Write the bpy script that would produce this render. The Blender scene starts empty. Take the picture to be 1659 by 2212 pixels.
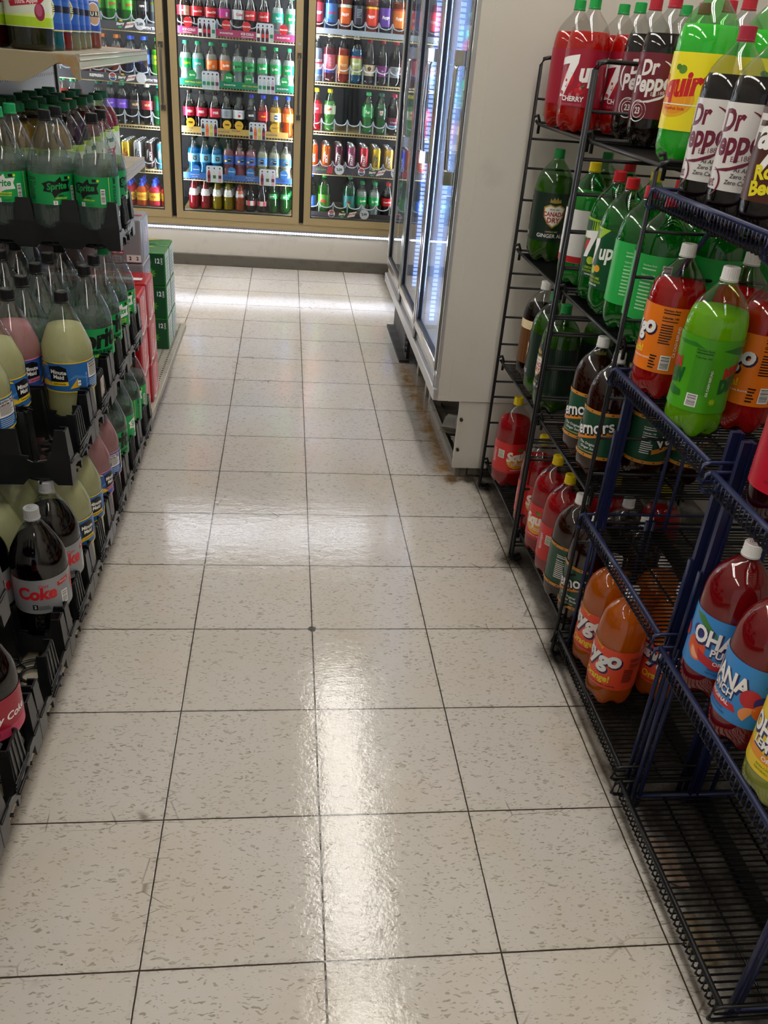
import bpy, bmesh, math, random
from mathutils import Vector, Matrix
random.seed(7)
S = bpy.context.scene
C = S.collection
PI = math.pi
T = 0.3048
# ------------------------------------------------------------------ camera
CAM = Vector((-0.08504, -0.84945, 1.34915))
r_ = Vector((0.99234744, -0.09884298, 0.07400425))
u_ = Vector((-0.01595881, 0.49164092, 0.87065178))
f_ = Vector((0.12244134, 0.86517008, -0.48630119))
cd = bpy.data.cameras.new('camera')
cam = bpy.data.objects.new('camera', cd)
C.objects.link(cam)
cam.matrix_world = Matrix(((r_.x, u_.x, -f_.x, CAM.x), (r_.y, u_.y, -f_.y, CAM.y), (r_.z, u_.z, -f_.z, CAM.z), (0, 0, 0, 1)))
cd.sensor_fit = 'HORIZONTAL'
cd.sensor_width = 36
cd.lens = 36 * 1794.4766 / 1659
cd.clip_start = 0.02
S.camera = cam
# ------------------------------------------------------------------ world, exposure
w = bpy.data.worlds.new('world')
S.world = w
w.use_nodes = True
w.node_tree.nodes['Background'].inputs[0].default_value = (0.95, 0.97, 1.0, 1)
w.node_tree.nodes['Background'].inputs[1].default_value = 0.30
S.view_settings.view_transform = 'Standard'
S.view_settings.look = 'None'
S.view_settings.exposure = 0.30
S.view_settings.gamma = 1.0
S.view_settings.use_curve_mapping = False
S.cycles.transparent_max_bounces = 32
S.cycles.max_bounces = 8
S.cycles.caustics_reflective = False
S.cycles.caustics_refractive = False
TUBE = 15.0      # ceiling fluorescent tubes
COOL = 78.0
REACH = 10.0      # blue white bars inside the reach-in cooler
LEDS = 26.0      # strip of small diodes under the doors
# ------------------------------------------------------------------ materials
def s2l(c):
    return tuple(x / 12.92 if x <= 0.04045 else ((x + 0.055) / 1.055) ** 2.4 for x in c)
def hx(h):
    h = h.lstrip('#')
    return s2l(tuple(int(h[i:i + 2], 16) / 255 for i in (0, 2, 4)))
MATS = {}
def pm(col, rough=0.5, metal=0.0, spec=0.5, key='', trans=0.0):
    k = ('p', col, rough, metal, spec, key)
    if k in MATS:
        return MATS[k]
    m = bpy.data.materials.new('paint')
    m.use_nodes = True
    b = m.node_tree.nodes['Principled BSDF']
    c = hx(col) if isinstance(col, str) else col
    b.inputs['Base Color'].default_value = (*c, 1)
    b.inputs['Roughness'].default_value = rough
    b.inputs['Metallic'].default_value = metal
    b.inputs['Specular IOR Level'].default_value = spec
    MATS[k] = m
    return m
def em(col, st):
    k = ('e', col, st)
    if k in MATS:
        return MATS[k]
    m = bpy.data.materials.new('lamp_glow')
    m.use_nodes = True
    nt = m.node_tree
    nt.nodes.clear()
    e = nt.nodes.new('ShaderNodeEmission')
    o = nt.nodes.new('ShaderNodeOutputMaterial')
    e.inputs[0].default_value = (*hx(col), 1)
    e.inputs[1].default_value = st
    nt.links.new(e.outputs[0], o.inputs[0])
    MATS[k] = m
    return m
def clear(tint, ior=1.75, rough=0.04, key='', body=None, bodyfac=0.0):
    """thin clear plastic or glass: tinted see-through + fresnel gloss, optionally a little body colour"""
    k = ('c', tint, ior, rough, body, bodyfac)
    if k in MATS:
        return MATS[k]
    m = bpy.data.materials.new('clear_plastic')
    m.use_nodes = True
    nt = m.node_tree
    nt.nodes.clear()
    N = nt.nodes.new
    L = nt.links.new
    t = N('ShaderNodeBsdfTransparent')
    t.inputs[0].default_value = (*tint, 1)
    src = t.outputs[0]
    if body:
        tl = N('ShaderNodeBsdfTranslucent')
        tl.inputs[0].default_value = (*body, 1)
        df = N('ShaderNodeBsdfDiffuse')
        df.inputs[0].default_value = (*body, 1)
        mm = N('ShaderNodeMixShader')
        mm.inputs[0].default_value = 0.5
        L(tl.outputs[0], mm.inputs[1]); L(df.outputs[0], mm.inputs[2])
        m2 = N('ShaderNodeMixShader')
        m2.inputs[0].default_value = bodyfac
        L(src, m2.inputs[1]); L(mm.outputs[0], m2.inputs[2])
        src = m2.outputs[0]
    if ior > 1.01:
        g = N('ShaderNodeBsdfGlossy')
        g.inputs['Roughness'].default_value = rough
        fr = N('ShaderNodeFresnel')
        ge = N('ShaderNodeNewGeometry')
        mr = N('ShaderNodeMapRange')
        mr.inputs[3].default_value = ior
        mr.inputs[4].default_value = 1 / ior
        L(ge.outputs['Backfacing'], mr.inputs[0]); L(mr.outputs[0], fr.inputs[0])
        mx = N('ShaderNodeMixShader')
        L(fr.outputs[0], mx.inputs[0]); L(src, mx.inputs[1]); L(g.outputs[0], mx.inputs[2])
        src = mx.outputs[0]
    o = N('ShaderNodeOutputMaterial')
    L(src, o.inputs[0])
    MATS[k] = m
    return m
def liquid(col):
    """opaque to milky drink: diffuse + translucent, a bit see-through"""
    c = hx(col)
    return clear(tuple(min(1, x * 1.6 + 0.02) for x in c), 1.0, 0.1, body=c, bodyfac=0.90)
class NB:
    """tiny node-math helper"""
    def __init__(s, m):
        s.nt = m.node_tree
    def n(s, t, **kw):
        x = s.nt.nodes.new(t)
        for a, b in kw.items():
            setattr(x, a, b)
        return x
    def l(s, a, b):
        s.nt.links.new(a, b)
    def m(s, op, a, b=0.0, c=None):
        x = s.n('ShaderNodeMath', operation=op)
        for i, v in enumerate((a, b) if c is None else (a, b, c)):
            if isinstance(v, (int, float)):
                x.inputs[i].default_value = v
            else:
                s.l(v, x.inputs[i])
        return x.outputs[0]
    def ramp(s, v, lo, hi, a=0.0, b=1.0):
        x = s.n('ShaderNodeMapRange')
        s.l(v, x.inputs[0])
        for i, q in enumerate((lo, hi, a, b)):
            x.inputs[i + 1].default_value = q
        return x.outputs[0]
    def noise(s, vec, scale, detail=2, rough=0.5):
        x = s.n('ShaderNodeTexNoise')
        s.l(vec, x.inputs['Vector'])
        x.inputs['Scale'].default_value = scale
        x.inputs['Detail'].default_value = detail
        x.inputs['Roughness'].default_value = rough
        return x.outputs[0]
    def mapv(s, vec, sc, loc=(0, 0, 0), rot=(0, 0, 0)):
        x = s.n('ShaderNodeMapping')
        s.l(vec, x.inputs[0])
        x.inputs['Scale'].default_value = sc
        x.inputs['Location'].default_value = loc
        x.inputs['Rotation'].default_value = rot
        return x.outputs[0]
    def mix(s, f, a, b):
        x = s.n('ShaderNodeMix', data_type='RGBA')
        if isinstance(f, (int, float)):
            x.inputs[0].default_value = f
        else:
            s.l(f, x.inputs[0])
        for i, v in ((6, a), (7, b)):
            if isinstance(v, tuple):
                x.inputs[i].default_value = (*v, 1) if len(v) == 3 else v
            else:
                s.l(v, x.inputs[i])
        return x.outputs[2]
def dirty(col, dirt, scale=6, amt=0.5, rough=0.5, lo=0.5, hi=0.75, zdirt=None, name='painted_surface', metal=0.0, spec=0.5):
    m = bpy.data.materials.new(name)
    m.use_nodes = True
    b = NB(m)
    bs = m.node_tree.nodes['Principled BSDF']
    tc = b.n('ShaderNodeTexCoord').outputs['Object']
    v = b.ramp(b.noise(tc, scale, 6, 0.65), lo, hi, 0, amt)
    if zdirt:
        sp = b.n('ShaderNodeSeparateXYZ'); b.l(tc, sp.inputs[0])
        z = b.ramp(sp.outputs[2], zdirt[0], zdirt[1], 1, 0)
        z = b.m('MULTIPLY', z, b.ramp(b.noise(tc, scale * 2, 6, 0.7), 0.3, 0.65, 0.15, 1))
        v = b.m('MAXIMUM', v, z)
    b.l(b.mix(v, hx(col), hx(dirt)), bs.inputs['Base Color'])
    bs.inputs['Roughness'].default_value = rough
    bs.inputs['Metallic'].default_value = metal
    bs.inputs['Specular IOR Level'].default_value = spec
    return m
# ------------------------------------------------------------------ mesh helpers
def link(name, me, parent=None, loc=None, rot=None):
    o = bpy.data.objects.new(name, me)
    C.objects.link(o)
    if parent:
        o.parent = parent
    if loc:
        o.location = loc
    if rot:
        o.rotation_euler = rot
    return o
def fin(bm, name, mats, smooth=False, ang=None):
    me = bpy.data.meshes.new(name)
    bmesh.ops.recalc_face_normals(bm, faces=bm.faces)
    bm.to_mesh(me)
    bm.free()
    for m in (mats if isinstance(mats, (list, tuple)) else [mats]):
        me.materials.append(m)
    if smooth:
        for p in me.polygons:
            p.use_smooth = True
        if ang:
            me.set_sharp_from_angle(angle=ang)
    return me
def box(bm, x0, x1, y0, y1, z0, z1, mi=0):
    v = [bm.verts.new(p) for p in ((x0, y0, z0), (x1, y0, z0), (x1, y1, z0), (x0, y1, z0), (x0, y0, z1), (x1, y0, z1), (x1, y1, z1), (x0, y1, z1))]
    for q in ((0, 3, 2, 1), (4, 5, 6, 7), (0, 1, 5, 4), (1, 2, 6, 5), (2, 3, 7, 6), (3, 0, 4, 7)):
        bm.faces.new([v[i] for i in q]).material_index = mi
    return v
def bev(bm, w, seg=2, edges=None):
    bmesh.ops.bevel(bm, geom=list(edges or bm.edges), offset=w, segments=seg, affect='EDGES', profile=0.6)
def tube(bm, pts, r, n=6, mi=0, cap=True):
    pts = [Vector(p) for p in pts]
    rings = []
    for i, p in enumerate(pts):
        if i == 0:
            d = pts[1] - p
        elif i == len(pts) - 1:
            d = p - pts[i - 1]
        else:
            d = (pts[i + 1] - p).normalized() + (p - pts[i - 1]).normalized()
        d.normalize()
        a = Vector((0, 0, 1)) if abs(d.z) < 0.9 else Vector((1, 0, 0))
        s = d.cross(a).normalized()
        t = d.cross(s).normalized()
        rings.append([bm.verts.new(p + r * (math.cos(k * 2 * PI / n) * s + math.sin(k * 2 * PI / n) * t)) for k in range(n)])
    for a, b in zip(rings, rings[1:]):
        # keep the rings aligned
        for k in range(n):
            f = bm.faces.new((a[k], a[(k + 1) % n], b[(k + 1) % n], b[k]))
            f.material_index = mi
            f.smooth = True
    if cap:
        bm.faces.new(rings[0]).material_index = mi
        bm.faces.new(rings[-1][::-1]).material_index = mi
def sbar(bm, p, q, w, d, mi=0):
    """square bar between two points, w across, d deep"""
    p, q = Vector(p), Vector(q)
    z = (q - p).normalized()
    a = Vector((1, 0, 0)) if abs(z.x) < 0.9 else Vector((0, 1, 0))
    s = (a - z * a.dot(z)).normalized()
    t = z.cross(s)
    c = [(-w / 2, -d / 2), (w / 2, -d / 2), (w / 2, d / 2), (-w / 2, d / 2)]
    A = [bm.verts.new(p + s * x + t * y) for x, y in c]
    B = [bm.verts.new(q + s * x + t * y) for x, y in c]
    for k in range(4):
        bm.faces.new((A[k], A[(k + 1) % 4], B[(k + 1) % 4], B[k])).material_index = mi
    bm.faces.new(A); bm.faces.new(B[::-1])
def lathe(bm, prof, seg=32, lobes=False, close_top=False, mi=0, lz=0.034, amp=0.010):
    rings = []
    for r, z in prof:
        if r < 1e-5:
            rings.append([bm.verts.new((0, 0, z))])
            continue
        ring = []
        for k in range(seg):
            th = 2 * PI * k / seg
            rr, zz = r, z
            if lobes and z < lz:
                s = 0.5 + 0.5 * math.cos(5 * th)
                g = 1 - (z / lz)
                v = (1 - s) ** 1.3
                zz = z + v * amp * 1.2 * g * (1 if r > 0.02 else 0.6)
                rr = r * (1 - 0.13 * v * math.sin(PI * min(1, (z + 0.006) / lz)))
            ring.append(bm.verts.new((rr * math.cos(th), rr * math.sin(th), zz)))
        rings.append(ring)
    for a, b in zip(rings, rings[1:]):
        if len(a) == 1 and len(b) == 1:
            continue
        if len(a) == 1:
            for k in range(seg):
                bm.faces.new((a[0], b[k], b[(k + 1) % seg])).material_index = mi
        elif len(b) == 1:
            for k in range(seg):
                bm.faces.new((a[k], b[0], a[(k + 1) % seg])).material_index = mi
        else:
            for k in range(seg):
                bm.faces.new((a[k], a[(k + 1) % seg], b[(k + 1) % seg], b[k])).material_index = mi
    if close_top and len(rings[-1]) > 1:
        bm.faces.new(rings[-1]).material_index = mi
def prism(bm, poly, fn, t, mi=0):
    """extrude a 2-D outline; fn(u, v, w) -> 3-D, w in 0..t"""
    A = [bm.verts.new(fn(u, v, 0)) for u, v in poly]
    B = [bm.verts.new(fn(u, v, t)) for u, v in poly]
    n = len(poly)
    fa = bm.faces.new(A); fb = bm.faces.new(B[::-1])
    fa.material_index = fb.material_index = mi
    fa.normal_update(); fb.normal_update()
    for k in range(n):
        bm.faces.new((A[k], B[k], B[(k + 1) % n], A[(k + 1) % n])).material_index = mi
    bmesh.ops.triangulate(bm, faces=[fa, fb])
# ------------------------------------------------------------------ tags
def tag(o, label, cat, group=None, kind=None):
    o['label'] = label
    o['category'] = cat
    if group:
        o['group'] = group
    if kind:
        o['kind'] = kind
    return o
def struct(o, label=None):
    o['kind'] = 'structure'
    if label:
        o['label'] = label
    return o
def thing(name, label, cat, loc=(0, 0, 0), rz=0.0, group=None):
    o = bpy.data.objects.new(name, None)
    o.empty_display_size = 0.03
    C.objects.link(o)
    o.location = loc
    o.rotation_euler = (0, 0, rz)
    return tag(o, label, cat, group)
# ------------------------------------------------------------------ printed art
TX = {}
def text_geo(s, bold, shear):
    k = (s, bold, shear)
    if k not in TX:
        cu = bpy.data.curves.new('t', 'FONT')
        cu.body = s
        cu.size = 1
        cu.shear = shear
        cu.offset = bold
        cu.align_x = 'CENTER'
        cu.align_y = 'CENTER'
        cu.resolution_u = 3
        o = bpy.data.objects.new('t', cu)
        C.objects.link(o)
        me = bpy.data.meshes.new_from_object(o)
        TX[k] = ([v.co.copy() for v in me.vertices], [tuple(p.vertices) for p in me.polygons])
        bpy.data.objects.remove(o)
        bpy.data.curves.remove(cu)
        bpy.data.meshes.remove(me)
    return TX[k]
def ell(cx, cy, rx, ry, n=20, a0=0, a1=2 * PI):
    return [(cx + rx * math.cos(a0 + (a1 - a0) * i / n), cy + ry * math.sin(a0 + (a1 - a0) * i / n)) for i in range(n if a1 - a0 > 6.28 else n + 1)]
def arc(cx, cy, r0x, r0y, w, a0, a1, n=16):
    """tapered crescent stroke"""
    A, B = [], []
    for i in range(n + 1):
        a = math.radians(a0 + (a1 - a0) * i / n)
        ww = w * math.sin(PI * (0.06 + 0.88 * i / n))
        A.append((cx + (r0x + ww) * math.cos(a), cy + (r0y + ww) * math.sin(a)))
        B.append((cx + r0x * math.cos(a), cy + r0y * math.sin(a)))
    return A + B[::-1]
def star(cx, cy, r0, r1, n):
    return [(cx + (r0 if i % 2 else r1) * math.cos(i * PI / n), cy + (r0 if i % 2 else r1) * math.sin(i * PI / n)) for i in range(2 * n)]
def art_mesh(name, items, R=None, lift=0.0003, step=0.00012, cut=0.006, rfn=None, zc=0.0):
    """items: ('t', text, x, y, size, colour[, bold, shear, rot, xscale]) | ('p', pts, colour) | ('e', x,y,rx,ry,colour)
       | ('r', x0,x1,y0,y1,colour) | ('bar', x,y,w,h,bg,fg) bar code | ('ln', x,y,w,h,n,colour) lines of small print"""
    bm = bmesh.new()
    cols = []
    def ci(c):
        if c not in cols:
            cols.append(c)
        return cols.index(c)
    lay = bm.verts.layers.float.new('lay')
    idx = [0]
    def poly(pts, c):
        vs = []
        for x, y in pts:
            v = bm.verts.new((x, 0, y))
            v[lay] = idx[0]
            vs.append(v)
        f = bm.faces.new(vs)
        f.material_index = ci(c)
        f.normal_update()
        if len(vs) > 4:
            bmesh.ops.triangulate(bm, faces=[f])
    def rect(x0, x1, y0, y1, c):
        poly([(x0, y0), (x1, y0), (x1, y1), (x0, y1)], c)
    for it in items:
        k = it[0]
        if k == 't':
            _, s, x, y, size, c = it[:6]
            bold, shear, rot, xs = (list(it[6:]) + [0.02, 0, 0, 1][len(it) - 6:])
            vs, fs = text_geo(s, bold, shear)
            co, si = math.cos(rot), math.sin(rot)
            nv = []
            for v in vs:
                a, b = v.x * size * xs, v.y * size
                q = bm.verts.new((x + a * co - b * si, 0, y + a * si + b * co))
                q[lay] = idx[0]
                nv.append(q)
            m = ci(c)
            for f in fs:
                try:
                    bm.faces.new([nv[i] for i in f]).material_index = m
                except ValueError:
                    pass
        elif k == 'p':
            poly(it[1], it[2])
        elif k == 'e':
            poly(ell(*it[1:5]), it[5])
        elif k == 'r':
            rect(*it[1:6])
        elif k == 'bar':
            _, x, y, bw, bh, bg, fg = it
            rect(x - bw / 2, x + bw / 2, y - bh / 2, y + bh / 2, bg)
            idx[0] += 1
            n = 11
            rnd = random.Random(3)
            for i in range(n):
                h = bh * 0.84 / n
                yy = y - bh * 0.42 + i * h
                rect(x - bw * 0.4, x + bw * 0.4, yy, yy + h * rnd.uniform(0.3, 0.75), fg)
        elif k == 'ln':
            _, x, y, lw, lh, n, c = it
            rnd = random.Random(int(abs(x) * 9999) + n)
            for i in range(n):
                yy = y + lh / 2 - (i + 0.7) * lh / n
                rect(x - lw / 2, x - lw / 2 + lw * rnd.uniform(0.7, 1), yy, yy + lh / n * 0.42, c)
        idx[0] += 1
    if R:
        xs = [v.co.x for v in bm.verts]
        a = math.floor(min(xs) / cut) + 1
        while a * cut < max(xs):
            bmesh.ops.bisect_plane(bm, geom=bm.verts[:] + bm.edges[:] + bm.faces[:], plane_co=(a * cut, 0, 0), plane_no=(1, 0, 0))
            a += 1
        for v in bm.verts:
            rr = (rfn(v.co.z + zc) if rfn else R) + lift + step * v[lay]
            ph = v.co.x / R
            v.co = (rr * math.sin(ph), -rr * math.cos(ph), v.co.z + zc)
    else:
        for v in bm.verts:
            v.co.y = -(lift + step * v[lay])
    me = bpy.data.meshes.new(name)
    bm.to_mesh(me)
    bm.free()
    for c in cols:
        me.materials.append(pm(c, 0.38, key='ink'))
    return me
# ------------------------------------------------------------------ bottles
PROF = {
    'gen': [(0, .03), (.30, .012), (.52, .0), (.74, .006), (.92, .045), (.985, .09), (1, .15), (1, .62), (.985, .68), (.93, .735), (.83, .785), (.68, .828), (.5, .865), (.36, .893), (.28, .915), (.255, .93)],
    'cone': [(0, .03), (.30, .012), (.52, .0), (.74, .006), (.92, .045), (.97, .10), (.955, .18), (.95, .26), (.965, .285), (1, .30), (1, .54), (1.0, .585), (.965, .63), (.82, .70), (.64, .78), (.46, .85), (.31, .905), (.255, .93)],
    'coke': [(0, .03), (.30, .012), (.52, .0), (.76, .006), (.93, .045), (.95, .09), (.90, .15), (.87, .2), (.91, .26), (1, .30), (1, .56), (1.01, .60), (.985, .66), (.90, .715), (.73, .78), (.50, .85), (.32, .90), (.255, .93)],
    'dew': [(0, .03), (.30, .012), (.52, .0), (.74, .006), (.92, .045), (.97, .10), (.95, .2), (.92, .32), (.94, .42), (.99, .54), (1, .62), (.985, .68), (.93, .735), (.83, .785), (.68, .828), (.5, .865), (.36, .893), (.28, .915), (.255, .93)],
    'small': [(0, .03), (.5, .0), (.8, .01), (.96, .06), (.95, .14), (.84, .24), (.83, .29), (.97, .36), (1, .38), (1, .60), (.97, .64), (.84, .71), (.66, .79), (.5, .86), (.40, .905), (.37, .93)],
    'slim': [(0, .03), (.5, .0), (.8, .01), (.97, .06), (1, .12), (1, .66), (.96, .72), (.85, .78), (.66, .84), (.48, .885), (.40, .91), (.37, .93)],
    'glass': [(0, .01), (.85, .0), (.97, .015), (1, .05), (1, .30), (.93, .42), (.74, .55), (.52, .68), (.40, .80), (.36, .92), (.40, .935)],
    'swirl': [(0, .01), (.9, .0), (1, .04), (.92, .12), (.86, .2), (.98, .33), (.95, .42), (.7, .56), (.48, .72), (.40, .85), (.38, .935)],
    'jug': [(0, .02), (.85, .0), (.97, .015), (1, .05), (1, .58), (.985, .64), (.9, .72), (.74, .79), (.55, .85), (.43, .885), (.41, .915)],
    'juice': [(0, .01), (.88, .0), (.98, .02), (1, .06), (.98, .2), (1, .3), (1, .62), (.95, .7), (.8, .78), (.6, .85), (.47, .89), (.45, .92)],
    'kid': [(0, .01), (.9, .0), (1, .04), (1, .5), (.96, .56), (.8, .64), (.5, .70), (.42, .73)],
}
def prof_r(p, R, H):
    pts = [(a * R, b * H) for a, b in PROF[p]][3:]
    def fn(z):
        for (r0, z0), (r1, z1) in zip(pts, pts[1:]):
            if z0 <= z <= z1 and z1 > z0:
                return r0 + (r1 - r0) * (z - z0) / (z1 - z0)
        return pts[0][0] if z < pts[0][1] else pts[-1][0]
    return fn
W, BK = '#f2f0ee', '#0c0c0e'
def NF(x, y, h=0.05, c=BK, bg=None, wd=0.028):
    """nutrition panel"""
    o = [('r', x - wd / 2 - .001, x + wd / 2 + .001, y - h / 2, y + h / 2, bg)] if bg else []
    return o + [('t', 'Nutrition Facts', x, y + h * .42, wd * .17, c, .03), ('r', x - wd / 2, x + wd / 2, y + h * .34, y + h * .365, c),
                ('t', 'Calories 140', x, y + h * .24, wd * .2, c, .03), ('r', x - wd / 2, x + wd / 2, y + h * .15, y + h * .17, c),
                ('ln', x, y - h * .15, wd, h * .55, 8, c)]
def ygo(t, tc, c1, c2='#3a2048', dx=0, s=1.0):
    """chunky white word with a dark drop outline + flavour word"""
    o = []
    for w_, x, y in (('F', -.043, .012), ('a', -.027, .010), ('y', -.008, .006), ('g', .012, .003), ('o', .032, .010)):
        o.append(('t', w_, dx + x * s + .0025, y + .013 - .0025, .046 * s, c2, .07, .12, .0, .95))
    for w_, x, y in (('F', -.043, .012), ('a', -.027, .010), ('y', -.008, .006), ('g', .012, .003), ('o', .032, .010)):
        o.append(('t', w_, dx + x * s, y + .013, .046 * s, W, .045, .12, .0, .95))
    o.append(('t', t, dx + .004, -.026, .019 * s, tc, .03, .1, .1, .9))
    o.append(('t', 'SODA POP WITH OTHER NATURAL FLAVORS', dx + .003, -.039, .0042, c1, .02, 0, .05))
    return o
def drp(c, c2, diet):
    o = [('t', 'Dr', -.014, .031, .037, c, .035, .18, .12, .85), ('t', 'Pepper', .0, .005, .041, c, .035, .18, .12, .8), ('t', '.', .040, .006, .03, c),
         ('p', arc(-.006, .012, .043, .036, .006, -62, 62, 20), c), ('p', arc(-.006, .012, .046, .036, .005, 140, 215, 12), c),
         ('t', 'Est.1885', .014, -.012, .009, c, .0, .1, .15), ('p', [(-.030, -.030), (.0, -.024), (.025, -.014), (.038, -.002), (.034, -.011), (.018, -.022), (-.003, -.029)], c)]
    if diet:
        o += [('t', 'Diet', -.034, -.045, .020, c, .01, .1, .1, .8), ('p', arc(-.032, -.044, .020, .018, .0035, -70, 75, 14), c),
              ('t', 'As Always,', .024, -.026, .0075, BK, .01, .1), ('t', 'Zero Sugar;', .022, -.034, .0075, BK, .01, .1), ('t', 'Zero Calories', .02, -.042, .0075, BK, .01, .1),
              ('t', '2 LITERS (2.1 QT)', -.008, -.064, .006, BK)]
    else:
        o += [('p', arc(-.022, -.045, .018, .018, .0022, 0, 357, 28), c), ('p', arc(-.022, -.045, .0115, .0115, .0016, 0, 357, 24), c),
              ('t', '23', -.022, -.045, .016, c, .03, 0, 0, .8), ('t', '2 LITERS (2.1 QT)', .006, -.064, .006, c)]
    return o
def cdry():
    sh = [(-.026, .024), (-.012, .031), (0, .027), (.012, .031), (.026, .024), (.024, .002), (.014, -.014), (0, -.024), (-.014, -.014), (-.024, .002)]
    inn = [(x * .88, y * .86 + .001) for x, y in sh]
    o = []
    for i in range(7):
        a = .05 + i * .006
        o.append(('p', [(a, .06), (a + .0006, .06), (a + .004 + .0006, .02), (a - .001, -.02), (a + .003, -.06), (a + .0024, -.06), (a - .0016, -.02), (a + .004, .02)], '#3f5a48'))
        o.append(('p', [(-a, .06), (-a - .0006, .06), (-a - .004 - .0006, .02), (-a + .001, -.02), (-a - .003, -.06), (-a - .0024, -.06), (-a + .0016, -.02), (-a - .004, .02)], '#3f5a48'))
    o += [('p', [(-.014, .036), (-.012, .045), (-.008, .040), (-.004, .048), (0, .041), (.004, .048), (.008, .040), (.012, .045), (.014, .036), (.012, .035), (0, .034), (-.012, .035)], '#a08a3c'),
          ('p', sh, '#b08c3a'), ('p', inn, '#e8e2d6'), ('t', 'SINCE 1904', 0, .019, .0045, BK), ('t', 'CANADA', 0, .008, .0145, '#a8162a', .03, 0, 0, .85),
          ('t', 'DRY', .0, -.006, .0165, '#a8162a', .03, 0, 0, .95), ('t', 'CAFFEINE FREE', 0, -.033, .0045, '#c8b070'), ('t', 'GINGER ALE', 0, -.043, .0125, W, .01),
          ('t', '2 LITERS (2.1 QT)', .002, -.056, .0052, W)]
    return o
def vernors():
    o = []
    for i in range(14):
        x = -.09 + i * .0135
        o.append(('r', x, x + .0007, -.05, .05, '#12382a'))
    for z in (.056, -.056):
        o += [('r', -.165, .165, z - .0042, z + .0042, '#c8862c')] + [('e', -.15 + i * .025, z, .0028, .0016, '#5a3210') for i in range(13)]
    o += [('p', [(-.062, -.022), (.052, .014), (.062, .012), (.062, .002), (.052, .004), (-.062, -.034)], '#d08020')]
    o += [('t', 'Vernors', .0015, .010, .043, BK, .07, .1, .3, .85), ('t', 'Vernors', .0, .012, .043, W, .02, .1, .3, .85),
          ('t', 'The Original', .004, -.026, .009, W, .01, .2), ('t', 'Ginger Soda', .008, -.036, .009, W, .01, .2), ('t', 'NATURALLY FLAVORED', 0, -.046, .0045, '#d8c48c')]
    o += NF(-.075, .0, .08, W) + NF(.085, .0, .08, W) + [('bar', .118, .02, .02, .028, W, BK)]
    return o
def squirt(red=True):
    a = [('e', -.004, -.010, .036, .026, '#e8b020'), ('e', -.002, -.010, .028, .021, '#e89a18'), ('t', 'Squirt', .002, .008, .044, '#f6ece6' if red else '#c41a1e', .05, .2, .12, .85),
         ('e', .004, .030, .007, .006, '#5a8a2a'), ('e', -.004, .033, .005, .004, '#4a7a24'), ('r', -.036, .036, -.018, -.0165, W), ('t', 'RUBY RED BERRY' if red else 'Grapefruit Soda', 0, -.023, .006, W if red else '#c41a1e'),
         ('t', '2 LITERS (2.1 QT)', -.004, -.041, .0055, W), ('bar', -.062, .012, .022, .028, '#e8e8d8', '#5a7a4a'), ('ln', -.088, .0, .012, .05, 9, W), ('ln', .075, 0, .03, .05, 8, W)]
    return a
def sprite(dark, c2=W, neon='#d8e020'):
    t = BK if dark else W
    o = [('p', [(-.036, .014), (-.018, .021), (-.004, .019), (.010, .031), (.013, .020), (.036, .022), (.030, .010), (.034, -.004), (.012, -.006), (.002, -.010), (-.008, -.020), (-.014, -.007), (-.034, -.004), (-.030, .006)], t),
         ('t', 'Sprite', -.001, .008, .022, '#0b9a4a', .03, .2, .08, .95), ('t', 'ZERO' if dark else 'LEMON-LIME', .008, -.014, .0055, BK if dark else neon, .04, .2), ('t', 'LEMON-LIME', .008, -.020, .0052, neon, .02, .2),
         ('bar', .044, -.010, .011, .036, W, BK), ('r', .020, .030, .024, .031, BK), ('e', .034, .0275, .003, .003, neon)]
    o += NF(-.066, .0, .062, BK if dark else '#0a6a36') + [('t', 'RECYCLE ME', .078, .0, .0125, BK, .01, 0, PI / 2), ('t', 'CA CRV', .012, -.031, .005, '#0a6a36')]
    o += [('r', .060, .0612, -.036, .036, '#e8d890'), ('r', -.012, -.002, -.036, -.026, W), ('t', '2', -.007, -.031, .008, BK)]
    return o
def sprite_big():
    return [('t', 'Sprite', .0, .008, .062, BK, .05, .25, .1, .9), ('t', 'ZERO SUGAR', .006, -.022, .0105, BK, .05, .2, .06), ('t', 'LEMON-LIME', .006, -.031, .0075, '#d8e020', .04, .2, .06)] + NF(-.085, 0, .06, '#0a5a2e') + [('bar', .085, -.005, .014, .04, W, BK)]
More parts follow.
